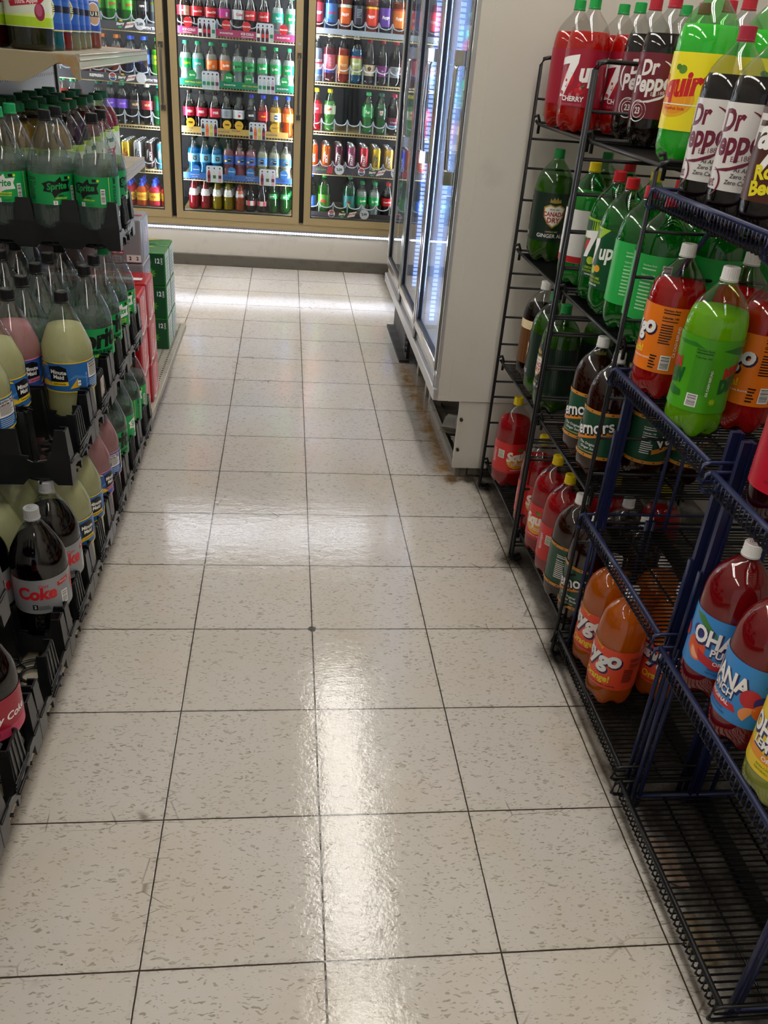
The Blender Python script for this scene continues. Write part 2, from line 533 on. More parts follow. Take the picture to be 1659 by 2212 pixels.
def minute(pink):
    ac = '#e07898' if pink else '#f0c818'
    lob = '#e8b820'
    o = [('r', -.1705, .1705, .032, .0348, ac), ('r', -.1705, .1705, -.0348, -.032, ac)]
    for k in range(6):
        x = -.15 + k * .055
        o.append(('p', [(x, -.01), (x + .02, .006), (x + .045, .0), (x + .05, -.006), (x + .02, -.001)], '#4a86c8'))
    o += [('p', arc(-.031, .016, .013, .010, .006, 60, 185, 12), '#e8c020'), ('p', [(-.022, .024), (.004, .028), (.018, .022), (.020, -.008), (-.018, -.010)], BK),
          ('t', 'Minute', .0, .012, .0125, W, .03, 0, -.05), ('t', 'Maid', .0, .001, .0125, W, .03, 0, -.05), ('p', [(-.018, -.011), (.020, -.009), (.020, -.018), (-.018, -.020)], ac),
          ('t', 'Pink Lemonade' if pink else 'Lemonade', .001, -.0145, .0065, BK, .02), ('p', ell(-.033, -.022, .018, .014, 12, .1, PI + .1), lob), ('p', ell(-.033, -.021, .014, .010, 12, .1, PI + .1), '#f0cc40'),
          ('p', [(.022, -.026), (.040, -.002), (.044, -.014), (.042, -.022)], lob), ('r', .038, .047, -.020, -.006, BK), ('r', .0388, .0462, -.0192, -.0068, W), ('t', '100', .0425, -.013, .004, BK, .03),
          ('t', 'RECYCLE ME', .061, -.008, .006, '#9cc4ec', .01, 0, PI / 2), ('r', .066, .110, -.006, .029, W)] + NF(.088, .012, .034, BK, None, .038)
    o += [('ln', .088, -.018, .042, .020, 5, '#b8d4f0'), ('bar', .125, 0, .016, .05, W, BK), ('r', -.10, -.06, -.02, .026, W)] + NF(-.08, .003, .044, BK, None, .034)
    return o
def dcoke():
    o = [('t', 'Diet', .008, .024, .011, '#c81e28', .01, .2), ('t', 'Coke', -.006, .006, .038, '#c81e28', .045, .1, 0, .9),
         ('p', [(.036, .016), (.064, .020), (.064, .030), (.036, .026)], '#c01820'), ('t', 'Coca-Cola', .050, .0235, .0045, W, .02, .2), ('bar', .050, -.014, .015, .030, W, BK),
         ('p', [(.072, .012), (.080, .026), (.098, .028), (.088, .022), (.084, .012), (.086, -.016), (.080, -.018)], '#c81e28'), ('e', .092, .012, .008, .006, '#c81e28'),
         ('r', -.016, -.006, -.030, -.018, BK), ('t', '2', -.011, -.024, .009, W, .03), ('ln', .008, -.026, .026, .010, 3, '#38383c')]
    return o
def dew(small=False):
    return [('p', [(-.07, .055), (-.02, .058), (.0, .05), (-.05, .05)], '#2a7a1e'), ('p', [(.030, .05), (.06, .058), (.085, .055), (.075, .04)], '#1f6a1c'),
            ('r', -.0165, .0165, -.035, .05, '#3f9414')] + NF(0, .015, .075, '#123f0c') + [
            ('t', 'CA CASH REFUND', .021, -.012, .006, W, .02, 0, PI / 2), ('bar', -.004, -.047, .021, .024, W, BK),
            ('t', 'MTN', .062, .010, .026, '#c01e1e', .08, .2, .2, .7), ('t', 'DEW', .066, -.014, .034, '#0e5a24', .08, .2, .2, .7), ('t', 'MTN', -.062, .010, .026, '#c01e1e', .08, .2, .2, .7), ('t', 'DEW', -.060, -.014, .034, '#0e5a24', .08, .2, .2, .7),
            ('p', [(-.06, -.03), (-.03, -.035), (-.028, -.045), (-.05, -.048), (-.062, -.044)], '#1f6a1c'), ('p', star(.034, -.046, .004, .008, 8), '#9ac018')]
def ohana(lemon=False):
    o = []
    if not lemon:
        o += [('p', [(-.075, .05), (-.05, .052), (-.02, .03), (-.015, .02), (-.04, .03)], '#3c7a34'), ('e', -.05, -.012, .020, .020, '#d8502a'), ('e', -.052, .020, .014, .012, '#2e2a78'),
              ('p', ell(-.046, -.022, .016, .016, 12, 2.4, 5.4), '#e8703a'), ('p', ell(-.046, -.022, .012, .012, 12, 2.4, 5.4), '#f0b088'),
              ('p', [(-.045, -.012), (-.005, -.026), (.045, -.024), (.052, -.036), (-.01, -.042), (-.038, -.032)], '#c0202c')]
    c2 = '#26265c'
    o += [('t', 'OHANA', .002, .013, .044, c2, .09, 0, 0, .75), ('t', 'OHANA', .0, .015, .044, W, .035, 0, 0, .75), ('t', 'LEMONADE' if lemon else 'PUNCH', .010, -.011, .021, c2, .09, 0, 0, .85),
          ('t', 'LEMONADE' if lemon else 'PUNCH', .009, -.009, .021, W, .03, 0, 0, .85), ('t', 'ORIGINAL', .012, -.028, .011, W, .02), ('t', 'NON-CARBONATED', .006, -.042, .0052, '#16347a' if not lemon else '#6a8a10'), ('t', 'NATURALLY FLAVORED', .008, -.049, .0052, '#16347a' if not lemon else '#6a8a10')]
    if lemon:
        o = [('r', -.17, .17, -.035, -.02, '#e8941c')] + o
    else:
        o += [('e', .066, .0, .016, .018, '#c02430'), ('e', .09, -.004, .018, .016, '#2c2a80'), ('e', .094, -.020, .021, .018, '#e0702a'), ('p', ell(.072, -.030, .017, .015, 10, 1.2, 4.3), '#f09a58'),
              ('t', 'O', .104, -.006, .040, c2, .09), ('t', 'O', .103, -.004, .040, W, .04), ('p', [(.08, .03), (.11, .04), (.125, .02), (.1, .018)], '#3c7a34'),
              ('e', -.090, .0, .014, .014, '#c02430'), ('p', [(-.13, .05), (-.09, .048), (-.10, .03)], '#3c7a34')]
    return o
def aw():
    o = [('r', -.17, .17, .04, .066, '#e6d2a6')] + [('r', -.17 + i * .012, -.1685 + i * .012, -.066, .04, '#4a2c14') for i in range(28)]
    o += [('e', .0, .0, .034, .028, '#8a5a2c'), ('e', .0, .0, .032, .026, '#c41c24'), ('e', .0, .0, .028, .022, W), ('e', .0, .0, .026, .020, '#c41c24'), ('t', 'A&W', 0, 0, .026, W, .05, .2), ('r', -.03, .03, -.055, -.047, '#e6d2a6')]
    return o
def sevenup(red=True):
    if red:
        o = [('e', -.016, -.002, .014, .014, '#d01a20'), ('p', [(-.050, .033), (.004, .042), (.003, .026), (-.022, -.034), (-.038, -.036), (-.016, .025), (-.051, .020)], W)]
        o += [('t', 'up', .026, .010, .046, W, .05, .2, .1, .85)]
        rnd = random.Random(5)
        for i in range(16):
            x, y, r = rnd.uniform(-.045, .045), rnd.uniform(-.035, -.004), rnd.uniform(.0015, .0035)
            o.append(('e', x, y, r, r, rnd.choice(['#c86070', '#a03040', '#d02028'])))
        o += [('e', .008, -.022, .0055, .005, '#c81820'), ('e', .017, -.025, .005, .0045, '#b81418'), ('p', [(.012, -.016), (.022, -.010), (.020, -.015)], '#2a8a3a'), ('t', 'CHERRY', .000, -.038, .0125, W, .03), ('t', 'FLAVORED SODA', .0, -.048, .0055, '#c06070')]
    else:
        o = [('p', [(-.05, .064), (.02, .06), (-.03, .02), (-.06, .02)], '#9ac034'), ('e', -.026, .006, .012, .014, '#c01c20'), ('p', [(-.046, .034), (-.004, .040), (-.005, .028), (-.022, -.016), (-.036, -.018), (-.020, .022), (-.047, .022)], W),
             ('t', 'up', .016, .014, .042, '#0a4a20', .08, .25, .15, .8), ('t', 'up', .015, .016, .042, W, .03, .25, .15, .8), ('e', -.012, -.022, .009, .008, '#a8c030'), ('e', .002, -.018, .008, .007, '#e8a020'),
             ('t', 'LEMON LIME', -.006, -.037, .007, '#a8c030', .02), ('t', 'FLAVORED SODA', -.006, -.044, .006, '#a8c030', .02), ('t', 'CAFFEINE FREE', -.006, -.051, .0045, W), ('t', '2 LITERS (2.1 QT)', -.006, -.058, .0055, '#a8c030')]
        o += NF(.062, .01, .08, W) + [('bar', .10, .02, .018, .036, W, BK)] + NF(-.075, .0, .08, '#b0e0b0')
    return o
def everf():
    return [('p', [(-.15, .062), (.15, .062), (.15, .04), (.06, .045), (.02, .058), (-.04, .042), (-.15, .048)], '#a4c81c'), ('r', -.17, .17, -.062, -.040, '#a8cc20'), ('p', [(-.17, -.04), (.17, -.04), (.17, -.034), (.05, -.03), (-.05, -.036), (-.17, -.032)], '#d4e48c'),
            ('t', 'Everfresh', .004, .028, .024, '#0a6a5a', .04, .2, .12, .8), ('p', [(-.045, -.008), (.04, .004), (.055, .014), (.055, .004), (.04, -.008), (-.04, -.020)], '#b4142c'), ('t', '100% Apple', .002, -.0065, .012, W, .01, .1, .13),
            ('e', .034, -.028, .014, .020, '#8a2048'), ('e', .032, -.024, .009, .014, '#b0506c'), ('bar', -.075, -.018, .018, .022, W, BK), ('ln', -.08, .02, .03, .03, 6, BK)]
def lemo(c):
    return [('r', -.1, .1, .02, .045, '#2450a8'), ('r', -.1, .1, -.05, -.034, '#2450a8'), ('r', -.1, .1, -.053, -.050, '#e8e070'), ('e', .0, .0, .026, .034, W), ('e', .0, .0, .023, .031, c), ('r', -.1, .1, -.008, .008, '#141a30'),
            ('t', 'P U R E', .0, .0, .016, '#f0f0c0', .03), ('t', 'LEMONADE', .0, .040, .010, W, .03)]
G1 = (0.86, 0.88, 0.87)     # clear plastic
G2 = (0.27, 0.74, 0.40)     # green plastic
GL = (.72, .80, .77)        # clear drink inside
def K2(**k):
    d = dict(prof='gen', R=.0545, H=.308, tint=G1, liq=None, lev=.76, lab=(.062, .195), lc=W, art=[], cap=W, seg=48, capr=.0150, caph=.021, capp=None, desc='bottle', name='two_liter_bottle', lobes=True)
    d.update(k)
    return d
KIND = {
    'cherry': K2(liq='#e82018', lc='#9c1830', art=sevenup(True), cap='#1d9a46', desc='cherry red soda'),
    'drp': K2(liq='#1a0806', lc='#6a1828', art=drp('#e8e2e0', BK, False), cap='#b02434', desc='dark cola with maroon label'),
    'ddrp': K2(liq='#160706', lc='#d8d4d0', art=drp('#6a1432', BK, True), cap='#a02438', desc='dark cola with white diet label'),
    'sqy': K2(tint=(.5, .88, .5), liq='#80f080', lc='#f0e020', art=squirt(False), cap='#e0c812', desc='bright green soda with yellow label', H=.318, R=.056),
    'sqw': K2(tint=G2, liq='#70d878', lc='#e8e6e2', art=[('r', -.17, .17, -.066, -.05, '#c02028'), ('e', .02, -.03, .014, .016, '#e8a018'), ('t', 'Squirt', -.004, .02, .034, '#c41a1e', .05, .2, .1)], cap='#d8c010', desc='green bottle with white label'),
    'root': K2(liq='#180a06', lc='#4a2214', art=[('p', arc(.0, .0, .045, .04, .012, -60, 20), '#8a3c1c')] + [('t', a, x, y, s_, c, b, .12) for a, x, y, s_, c, b in (('F', -.040, .03, .06, '#d8d0cc', .03), ('a', -.020, .028, .06, W, .03), ('y', .0, .02, .07, W, .03), ('g', .022, .014, .075, W, .03), ('o', .050, .024, .075, W, .03))] + [('t', 'Root', .006, -.020, .028, '#e8d820', .04, .1, .2), ('t', 'Beer!', .006, -.042, .028, '#e8d820', .04, .1, .2)], cap=W, desc='dark root beer with brown label'),
    'cdry': K2(tint=(.45, .74, .45), liq='#6c8a20', lc='#12261c', art=cdry(), cap='#1a8a40', desc='green ginger ale with shield label'),
    '7up': K2(tint=G2, lc='#0c4a2a', art=sevenup(False), cap='#c01c24', desc='green lemon-lime soda', liq=None),
    'grn': K2(tint=G2, lc='#2cb050', art=NF(-.004, .0, .11, '#b4e8bc') + [('bar', .032, .03, .020, .040, W, BK), ('t', 'CAFFEINE FREE', .09, .01, .006, '#a8d8a8')], cap='#c01c24', desc='green soda with bright green back label', liq=None),
    'peach': K2(liq='#e81c1c', lc='#f07c18', art=ygo('Peach!', '#f0dc20', W, '#2a1440', -.062, .95) + NF(.004, .024, .075, BK) + [('bar', .012, -.044, .020, .030, W, BK), ('t', 'CA CASH REFUND', .024, .0, .007, W, .02, 0, PI / 2), ('ln', -.012, -.045, .014, .03, 5, BK)], cap=W, capp='#b02434', desc='red peach soda with orange label'),
    'dew': K2(prof='dew', liq='#a4e018', tint=(.85, .96, .60), lc='#4aa018', art=dew(), cap=W, capp='#b02434', desc='yellow green soda with green label', lab=(.055, .192)),
    'fred': K2(liq='#3a0410', lc='#b8102c', art=ygo('RedPop!', '#d8e020', '#6a0a1a', '#1c0a28'), cap=W, capp='#b02434', desc='red pop with crimson label'),
    'forange': K2(liq='#ff8a18', lc='#f05030', lab=(.060, .168), art=ygo('Orange!', '#f0d820', '#501810', '#3a2050', -.012, 1.05) + [('t', 'sparkling', -.02, .047, .010, '#f0c020', .01, .1, -.3)] + NF(.066, .0, .07, '#3c1420'), cap=W, capp='#b02434', desc='orange soda with red orange label', lev=.83),
    'ohana': K2(liq='#b01420', lc='#3088d0', lab=(.060, .176), art=ohana(), cap=W, capp='#b02434', desc='red punch with blue fruit label', lev=.88),
    'ohanal': K2(liq='#dce070', lc='#e8c81c', lab=(.060, .176), art=ohana(True), cap=W, capp='#b02434', desc='pale lemonade with yellow label', lev=.88),
    'aw': K2(liq='#1c0c06', lc='#6a4220', art=aw(), cap=W, desc='dark root beer with wood pattern label'),
    'vern': K2(liq='#3c1408', lc='#1a4a34', lab=(.055, .175), art=vernors(), cap=W, capp='#202020', desc='brown ginger soda with dark green label', lev=.8),
    'sqr': K2(liq='#d01824', lc='#d02424', lab=(.060, .165), art=squirt(True), cap='#e0c414', capp='#3a3408', desc='red grapefruit soda with red label'),
    'dcoke': K2(prof='coke', liq='#0e0606', lc='#8c8e92', lab=(.092, .172), art=dcoke(), cap='#a8aaac', capp='#2a2a2c', desc='dark diet cola with silver label', lev=.80),
    'ccoke': K2(prof='coke', liq='#0e0606', lc='#a01c34', lab=(.092, .172), art=[('r', -.17, .17, -.04, -.02, '#c84060'), ('t', 'Cherry Coke', -.01, .0, .02, W, .02, .2), ('bar', .058, -.004, .014, .036, W, BK), ('ln', .058, .028, .02, .012, 3, '#f0a0a8')], cap=BK, desc='dark cherry cola with red label', lev=.80),
    'sprz': K2(prof='cone', lc='#149a50', lab=(.094, .166), art=sprite(True), cap='#101012', capp='#b0b0b0', desc='clear lemon-lime soda with green label', lev=.64, liq='clear'),
    'sprzb': K2(prof='cone', lc='#149a50', lab=(.094, .166), art=sprite_big(), cap='#101012', capp='#b0b0b0', desc='clear lemon-lime soda with big black lettering', lev=.64, liq='clear'),
    'spr': K2(prof='cone', lc='#12a050', lab=(.094, .166), art=sprite(False), cap='#1e9a5a', capp='#0c5a30', desc='clear lemon-lime soda with white lettering', lev=.64, liq='clear'),
    'mml': K2(prof='cone', liq='#e6e4b4', lc='#2468b0', lab=(.094, .164), art=minute(False), cap='#101012', capp='#b0b0b0', desc='cloudy lemonade with blue label', lev=.76),
    'mmp': K2(prof='cone', liq='#dca4a8', lc='#2c5aa8', lab=(.094, .164), art=minute(True), cap='#101012', capp='#b0b0b0', desc='pink lemonade with blue label', lev=.76),
}
MC = {}
def cap_mesh(k, key):
    kk = ('cap', k['cap'], k['capr'], k['caph'], k['H'])
    if kk in MC:
        return MC[kk]
    bm = bmesh.new()
    n = 48 if k['seg'] > 30 else 20
    r, h, H = k['capr'], k['caph'], k['H']
    rings = []
    for z, f, rid in ((H - h - .003, 1.05, 0), (H - h, 1.06, 0), (H - h + .0006, .99, 0), (H - h + .001, 1.0, 1), (H - .003, .985, 1), (H - .0012, .97, 0), (H, .90, 0)):
        rings.append([bm.verts.new((r * (f - (.03 if rid and i % 2 else 0)) * math.cos(2 * PI * i / n), r * (f - (.03 if rid and i % 2 else 0)) * math.sin(2 * PI * i / n), z)) for i in range(n)])
    for a, b in zip(rings, rings[1:]):
        for i in range(n):
            bm.faces.new((a[i], a[(i + 1) % n], b[(i + 1) % n], b[i]))
    bm.faces.new(rings[-1]); bm.faces.new(rings[0])
    me = fin(bm, 'cap', pm(k['cap'], .42, spec=.3, key='cap'))
    MC[kk] = me
    return me
def sc_art(items, s):
    out = []
    for it in items:
        k = it[0]
        if k == 't':
            out.append(('t', it[1], it[2] * s, it[3] * s, it[4] * s) + tuple(it[5:]))
        elif k == 'p':
            out.append(('p', [(x * s, y * s) for x, y in it[1]], it[2]))
        elif k in ('e', 'r'):
            out.append((k,) + tuple(q * s for q in it[1:5]) + (it[5],))
        else:
            out.append(it)
    return out
KIND['cdry']['art'] += [(i[0], i[1], i[2] - .098) + tuple(i[3:]) if i[0] == 't' else (i[0], [(x - .098, y) for x, y in i[1]], i[2]) for i in KIND['cdry']['art'] if i[0] == 't' or (i[0] == 'p' and len(i[1]) != 8)]
for _k, _s in (('cherry', 1.28), ('drp', 1.16), ('ddrp', 1.25), ('sqy', 1.25), ('forange', 1.2), ('cdry', 1.18), ('7up', 1.15), ('peach', 1.08), ('fred', 1.2), ('root', 1.05), ('aw', 1.0)):
    KIND[_k]['art'] = sc_art([i for i in KIND[_k]['art'] if not (i[0] == 't' and ('LITERS' in i[1]))], _s)
def bottle_meshes(kn):
    if kn in MC:
        return MC[kn]
    k = KIND[kn]
    R, H = k['R'], k['H']
    P = [(a * R, b * H) for a, b in PROF[k['prof']]]
    seg = k['seg']
    out = {}
    nz = P[-1][1]
    bm = bmesh.new()
    top = [(P[-1][0], H - .004)]
    ring = [(P[-1][0] + .002, nz - .001), (P[-1][0] + .002, nz + .0005), (P[-1][0], nz + .0008)] if seg > 30 else []
    lathe(bm, P + ring + top, seg, lobes=k['lobes'], lz=.11 * H, amp=.010 * R / .0545)
    out['bottle_shell'] = fin(bm, 'bottle_shell', clear(k['tint'], rough=k.get('rough', .04)), smooth=True)
    if k['liq'] or k['tint'] == G2:
        lv = k['lev'] * H
        rf = prof_r(k['prof'], R, H)
        Q = [(max(0, r - .0012), z + .0012) for r, z in P if z < lv - .001]
        Q.append((rf(lv) - .0012, lv))
        Q.append((0, lv))
        bm = bmesh.new()
        lathe(bm, Q, seg, lobes=k['lobes'], lz=.11 * H, amp=.010 * R / .0545)
        if k['liq'] == 'clear':
            m = clear(GL, 1.0, body=hx('#c0ccc8'), bodyfac=.24)
        elif k['liq'] is None:
            m = clear((.36, .86, .48), 1.0, body=hx('#3cc468'), bodyfac=.42)
        else:
            m = liquid(k['liq'])
        out['liquid'] = fin(bm, 'liquid', m, smooth=True)
    rf = prof_r(k['prof'], R, H)
    if k['lab']:
        z0, z1 = k['lab']
        bm = bmesh.new()
        n = 7
        lathe(bm, [(rf(z0 + (z1 - z0) * i / n) + .0006 * R / .0545 + .0002, z0 + (z1 - z0) * i / n) for i in range(n + 1)], max(seg, 24))
        out['label'] = fin(bm, 'label', pm(k['lc'], .33, key='label'), smooth=True)
        if k['art']:
            zc = (z0 + z1) / 2
            out['label_print'] = art_mesh('label_print', k['art'], R, lift=.0009 if seg > 30 else .0011, step=.00006 if seg > 30 else .00012, cut=.006 if seg > 30 else .008, rfn=rf, zc=zc)
    out['cap'] = cap_mesh(k, kn)
    if k['capp']:
        kk = ('capp', k['capp'])
        if kk not in MC:
            MC[kk] = art_mesh('cap_print', [('p', arc(0, 0, .0105, .0105, .0008, 20, 160), k['capp']), ('p', arc(0, 0, .0105, .0105, .0008, 200, 340), k['capp']),
                              ('p', arc(0, 0, .0065, .0065, .001, 0, 300), k['capp']), ('p', arc(0, 0, .003, .003, .0012, 40, 380), k['capp'])])
        out['cap_print'] = MC[kk]
    MC[kn] = out
    return out
def bottle(kn, x, y, z, turn=0.0, label=None, group=None, cat='bottle', tilt=None, nocap=False, name=None):
    k = KIND[kn]
    d = CAM - Vector((x, y, 0))
    rz = math.atan2(d.x, -d.y) + math.radians(turn)
    t = thing(name or k['name'], label or k['desc'] + ' bottle', cat, (x, y, z), rz, group)
    if tilt:
        t.rotation_euler = (tilt[0], tilt[1], rz)
    ms = bottle_meshes(kn)
    link('bottle_shell', ms['bottle_shell'], t)
    if 'liquid' in ms:
        link('liquid', ms['liquid'], t)
    if 'label' in ms:
        lb = link('label', ms['label'], t)
        if 'label_print' in ms:
            link('label_print', ms['label_print'], lb)
    if not nocap:
        cp = link('cap', ms['cap'], t)
        if 'cap_print' in ms:
            link('cap_print', ms['cap_print'], cp, (0, 0, k['H']), (-PI / 2, 0, 0))
    return t
# ------------------------------------------------------------------ floor
def floor_mat():
    m = bpy.data.materials.new('vinyl_tile')
    m.use_nodes = True
    b = NB(m)
    bs = m.node_tree.nodes['Principled BSDF']
    P = b.n('ShaderNodeTexCoord').outputs['Object']
    sp = b.n('ShaderNodeSeparateXYZ'); b.l(P, sp.inputs[0])
    X, Y = sp.outputs[0], sp.outputs[1]
    wob = b.m('MULTIPLY', b.m('SUBTRACT', b.noise(P, 40, 3), 0.5), 0.0014)
    def dist(a):
        q = b.m('DIVIDE', b.m('ADD', a, wob), T)
        fr = b.m('FRACT', b.m('ADD', q, 0.5))
        return b.m('MULTIPLY', b.m('ABSOLUTE', b.m('SUBTRACT', fr, 0.5)), T)
    dx, dy = dist(X), dist(Y)
    # seams
    wx = b.m('ADD', 0.0007, b.m('MULTIPLY', b.noise(P, 9, 3), 0.0009))
    dm = b.m('MINIMUM', dx, dy)
    seam = b.ramp(b.m('SUBTRACT', dm, wx), 0.0, 0.0008, 1, 0)
    halo = b.m('MULTIPLY', b.ramp(dm, 0.001, 0.010, 1, 0), b.ramp(b.noise(P, 60, 5, 0.7), 0.45, 0.75, 0, 0.55))
    # tile to tile tone
    cx = b.m('FLOOR', b.m('DIVIDE', X, T)); cy = b.m('FLOOR', b.m('DIVIDE', Y, T))
    cb = b.n('ShaderNodeCombineXYZ'); b.l(cx, cb.inputs[0]); b.l(cy, cb.inputs[1])
    wn = b.n('ShaderNodeTexWhiteNoise'); b.l(cb.outputs[0], wn.inputs['Vector'])
    tone = b.ramp(wn.outputs[0], 0, 1, 0, 1)
    base = b.mix(tone, hx('#cdc7c0'), hx('#c6c0b8'))
    # flecks
    def fleck(sx, sy, thr, seed, amt, soft=0.05):
        wv = b.n('ShaderNodeVectorMath', operation='ADD')
        nz = b.n('ShaderNodeTexNoise'); b.l(P, nz.inputs['Vector']); nz.inputs['Scale'].default_value = 45; nz.inputs['Detail'].default_value = 2
        sc = b.n('ShaderNodeVectorMath', operation='SCALE'); b.l(nz.outputs['Color'], sc.inputs[0]); sc.inputs['Scale'].default_value = 0.022
        b.l(P, wv.inputs[0]); b.l(sc.outputs[0], wv.inputs[1])
        v = b.n('ShaderNodeTexVoronoi', feature='F1')
        b.l(b.mapv(wv.outputs[0], (sx, sy, 1), (seed, seed * 2.3, 0), (0, 0, 0.06 * seed)), v.inputs['Vector'])
        v.inputs['Scale'].default_value = 1
        d = b.m('SUBTRACT', v.outputs['Distance'], b.ramp(v.outputs['Color'], 0.45, 1.0, -0.02, thr))
        return b.m('MULTIPLY', b.ramp(d, 0, soft, 1, 0), amt)
    f1 = fleck(58, 215, 0.50, 1, 0.85)
    f2 = fleck(105, 340, 0.50, 4, 0.8, .08)
    f3 = fleck(34, 90, 0.30, 7, 0.8)
    col = b.mix(f2, base, hx('#9c9486'))
    col = b.mix(f1, col, hx('#958e80'))
    col = b.mix(f3, col, hx('#a8a194'))
    # soft blotches and small scuffs
    col = b.mix(b.ramp(b.noise(P, 3.2, 4), 0.45, 0.7, 0, 0.35), col, hx('#c2b398'))
    sc = b.noise(b.mapv(P, (30, 7, 1), (0, 0, 0), (0, 0, 0.6)), 3, 5, 0.8)
    col = b.mix(b.ramp(sc, 0.70, 0.78, 0, 0.35), col, hx('#8c7f6c'))
    spk = b.n('ShaderNodeTexVoronoi'); b.l(P, spk.inputs['Vector']); spk.inputs['Scale'].default_value = 14
    col = b.mix(b.ramp(spk.outputs['Distance'], 0.018, 0.03, 0.8, 0), col, hx('#2a2218'))
    # hairline cracks near some seams
    ck = b.n('ShaderNodeTexVoronoi', feature='DISTANCE_TO_EDGE'); b.l(b.mapv(P, (9, 20, 1)), ck.inputs['Vector']); ck.inputs['Scale'].default_value = 1
    near = b.m('MULTIPLY', b.ramp(dm, 0.012, 0.03, 1, 0), b.ramp(b.noise(P, 2.4, 1), 0.5, 0.6, 0, 0.7))
    col = b.mix(b.m('MULTIPLY', b.ramp(ck.outputs['Distance'], 0.004, 0.018, 1, 0), near), col, hx('#6c6252'))
    col = b.mix(halo, col, hx('#6a5c44'))
    # dirt under and beside the racks, stain beside the reach-in, browner tone towards the gondola
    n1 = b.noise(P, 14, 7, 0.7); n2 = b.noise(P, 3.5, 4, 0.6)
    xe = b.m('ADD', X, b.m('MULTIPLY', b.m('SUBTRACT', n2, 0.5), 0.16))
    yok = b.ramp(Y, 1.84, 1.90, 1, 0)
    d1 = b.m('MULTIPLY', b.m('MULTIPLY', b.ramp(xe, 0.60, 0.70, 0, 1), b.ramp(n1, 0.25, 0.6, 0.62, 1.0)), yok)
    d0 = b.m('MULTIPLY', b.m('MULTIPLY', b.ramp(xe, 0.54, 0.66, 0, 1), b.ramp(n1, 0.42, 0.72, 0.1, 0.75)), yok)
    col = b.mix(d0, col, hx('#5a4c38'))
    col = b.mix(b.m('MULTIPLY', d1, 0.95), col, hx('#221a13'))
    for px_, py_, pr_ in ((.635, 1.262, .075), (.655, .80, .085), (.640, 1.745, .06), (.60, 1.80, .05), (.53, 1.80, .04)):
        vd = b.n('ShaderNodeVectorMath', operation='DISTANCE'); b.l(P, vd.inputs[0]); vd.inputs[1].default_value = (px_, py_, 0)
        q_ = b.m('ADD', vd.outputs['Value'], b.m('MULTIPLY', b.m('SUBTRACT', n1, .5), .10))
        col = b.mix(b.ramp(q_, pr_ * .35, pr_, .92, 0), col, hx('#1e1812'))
    rx = b.m('ABSOLUTE', b.m('SUBTRACT', b.m('ADD', X, b.m('MULTIPLY', b.m('SUBTRACT', n1, 0.5), 0.10)), b.ramp(Y, 1.8, 3.1, 0.525, 0.50)))
    st = b.m('MULTIPLY', b.ramp(rx, 0.012, 0.055, 1, 0), b.m('MULTIPLY', b.ramp(Y, 1.74, 1.85, 0, 1), b.ramp(Y, 2.95, 3.1, 1, 0)))
    col = b.mix(b.m('MULTIPLY', st, b.ramp(n1, 0.35, 0.6, 0.35, 0.95)), col, hx('#9a7030'))
    rx2 = b.ramp(b.m('ADD', X, b.m('MULTIPLY', n1, 0.05)), 0.53, 0.60, 0, 0.9)
    col = b.mix(b.m('MULTIPLY', rx2, b.ramp(Y, 1.78, 1.86, 0, 1)), col, hx('#5c5244'))
    gx = b.ramp(xe, -0.50, -0.62, 0, 0.45)
    col = b.mix(b.m('MULTIPLY', gx, b.ramp(n1, 0.4, 0.7, 0.2, 1)), col, hx('#8c7a66'))
    # chipped corner
    hd = b.n('ShaderNodeVectorMath', operation='DISTANCE')
    b.l(P, hd.inputs[0]); hd.inputs[1].default_value = (0, 3 * T, 0)
    col = b.mix(seam, col, hx('#3a3126'))
    col = b.mix(b.ramp(b.m('ADD', hd.outputs['Value'], b.m('MULTIPLY', b.m('SUBTRACT', b.noise(P, 120, 4), .5), 0.014)), 0.009, 0.0115, 1, 0), col, hx('#44403c'))
    b.l(col, bs.inputs['Base Color'])
    rg = b.ramp(b.noise(P, 5, 4), 0.3, 0.7, 0.03, 0.10)
    rg = b.m('ADD', rg, b.m('MULTIPLY', d1, 0.45))
    b.l(rg, bs.inputs['Roughness'])
    bs.inputs['Specular IOR Level'].default_value = 0.55
    bp = b.n('ShaderNodeBump')
    bp.inputs['Strength'].default_value = 0.30
    bp.inputs['Distance'].default_value = 0.002
    wx1 = b.noise(b.mapv(P, (1, 1.4, 1)), 26, 3, 0.6)
    wx2 = b.noise(P, 150, 3, 0.6)
    hgt = b.m('SUBTRACT', b.m('ADD', b.m('MULTIPLY', wx1, 0.9), b.m('MULTIPLY', wx2, 0.34)), b.m('MULTIPLY', seam, 0.25))
    b.l(hgt, bp.inputs['Height'])
    b.l(bp.outputs[0], bs.inputs['Normal'])
    return m
bm = bmesh.new(); box(bm, -6, 2.2, -6, 6.2, -0.05, 0)
struct(link('floor', fin(bm, 'floor', floor_mat())), 'off-white speckled vinyl tile floor')
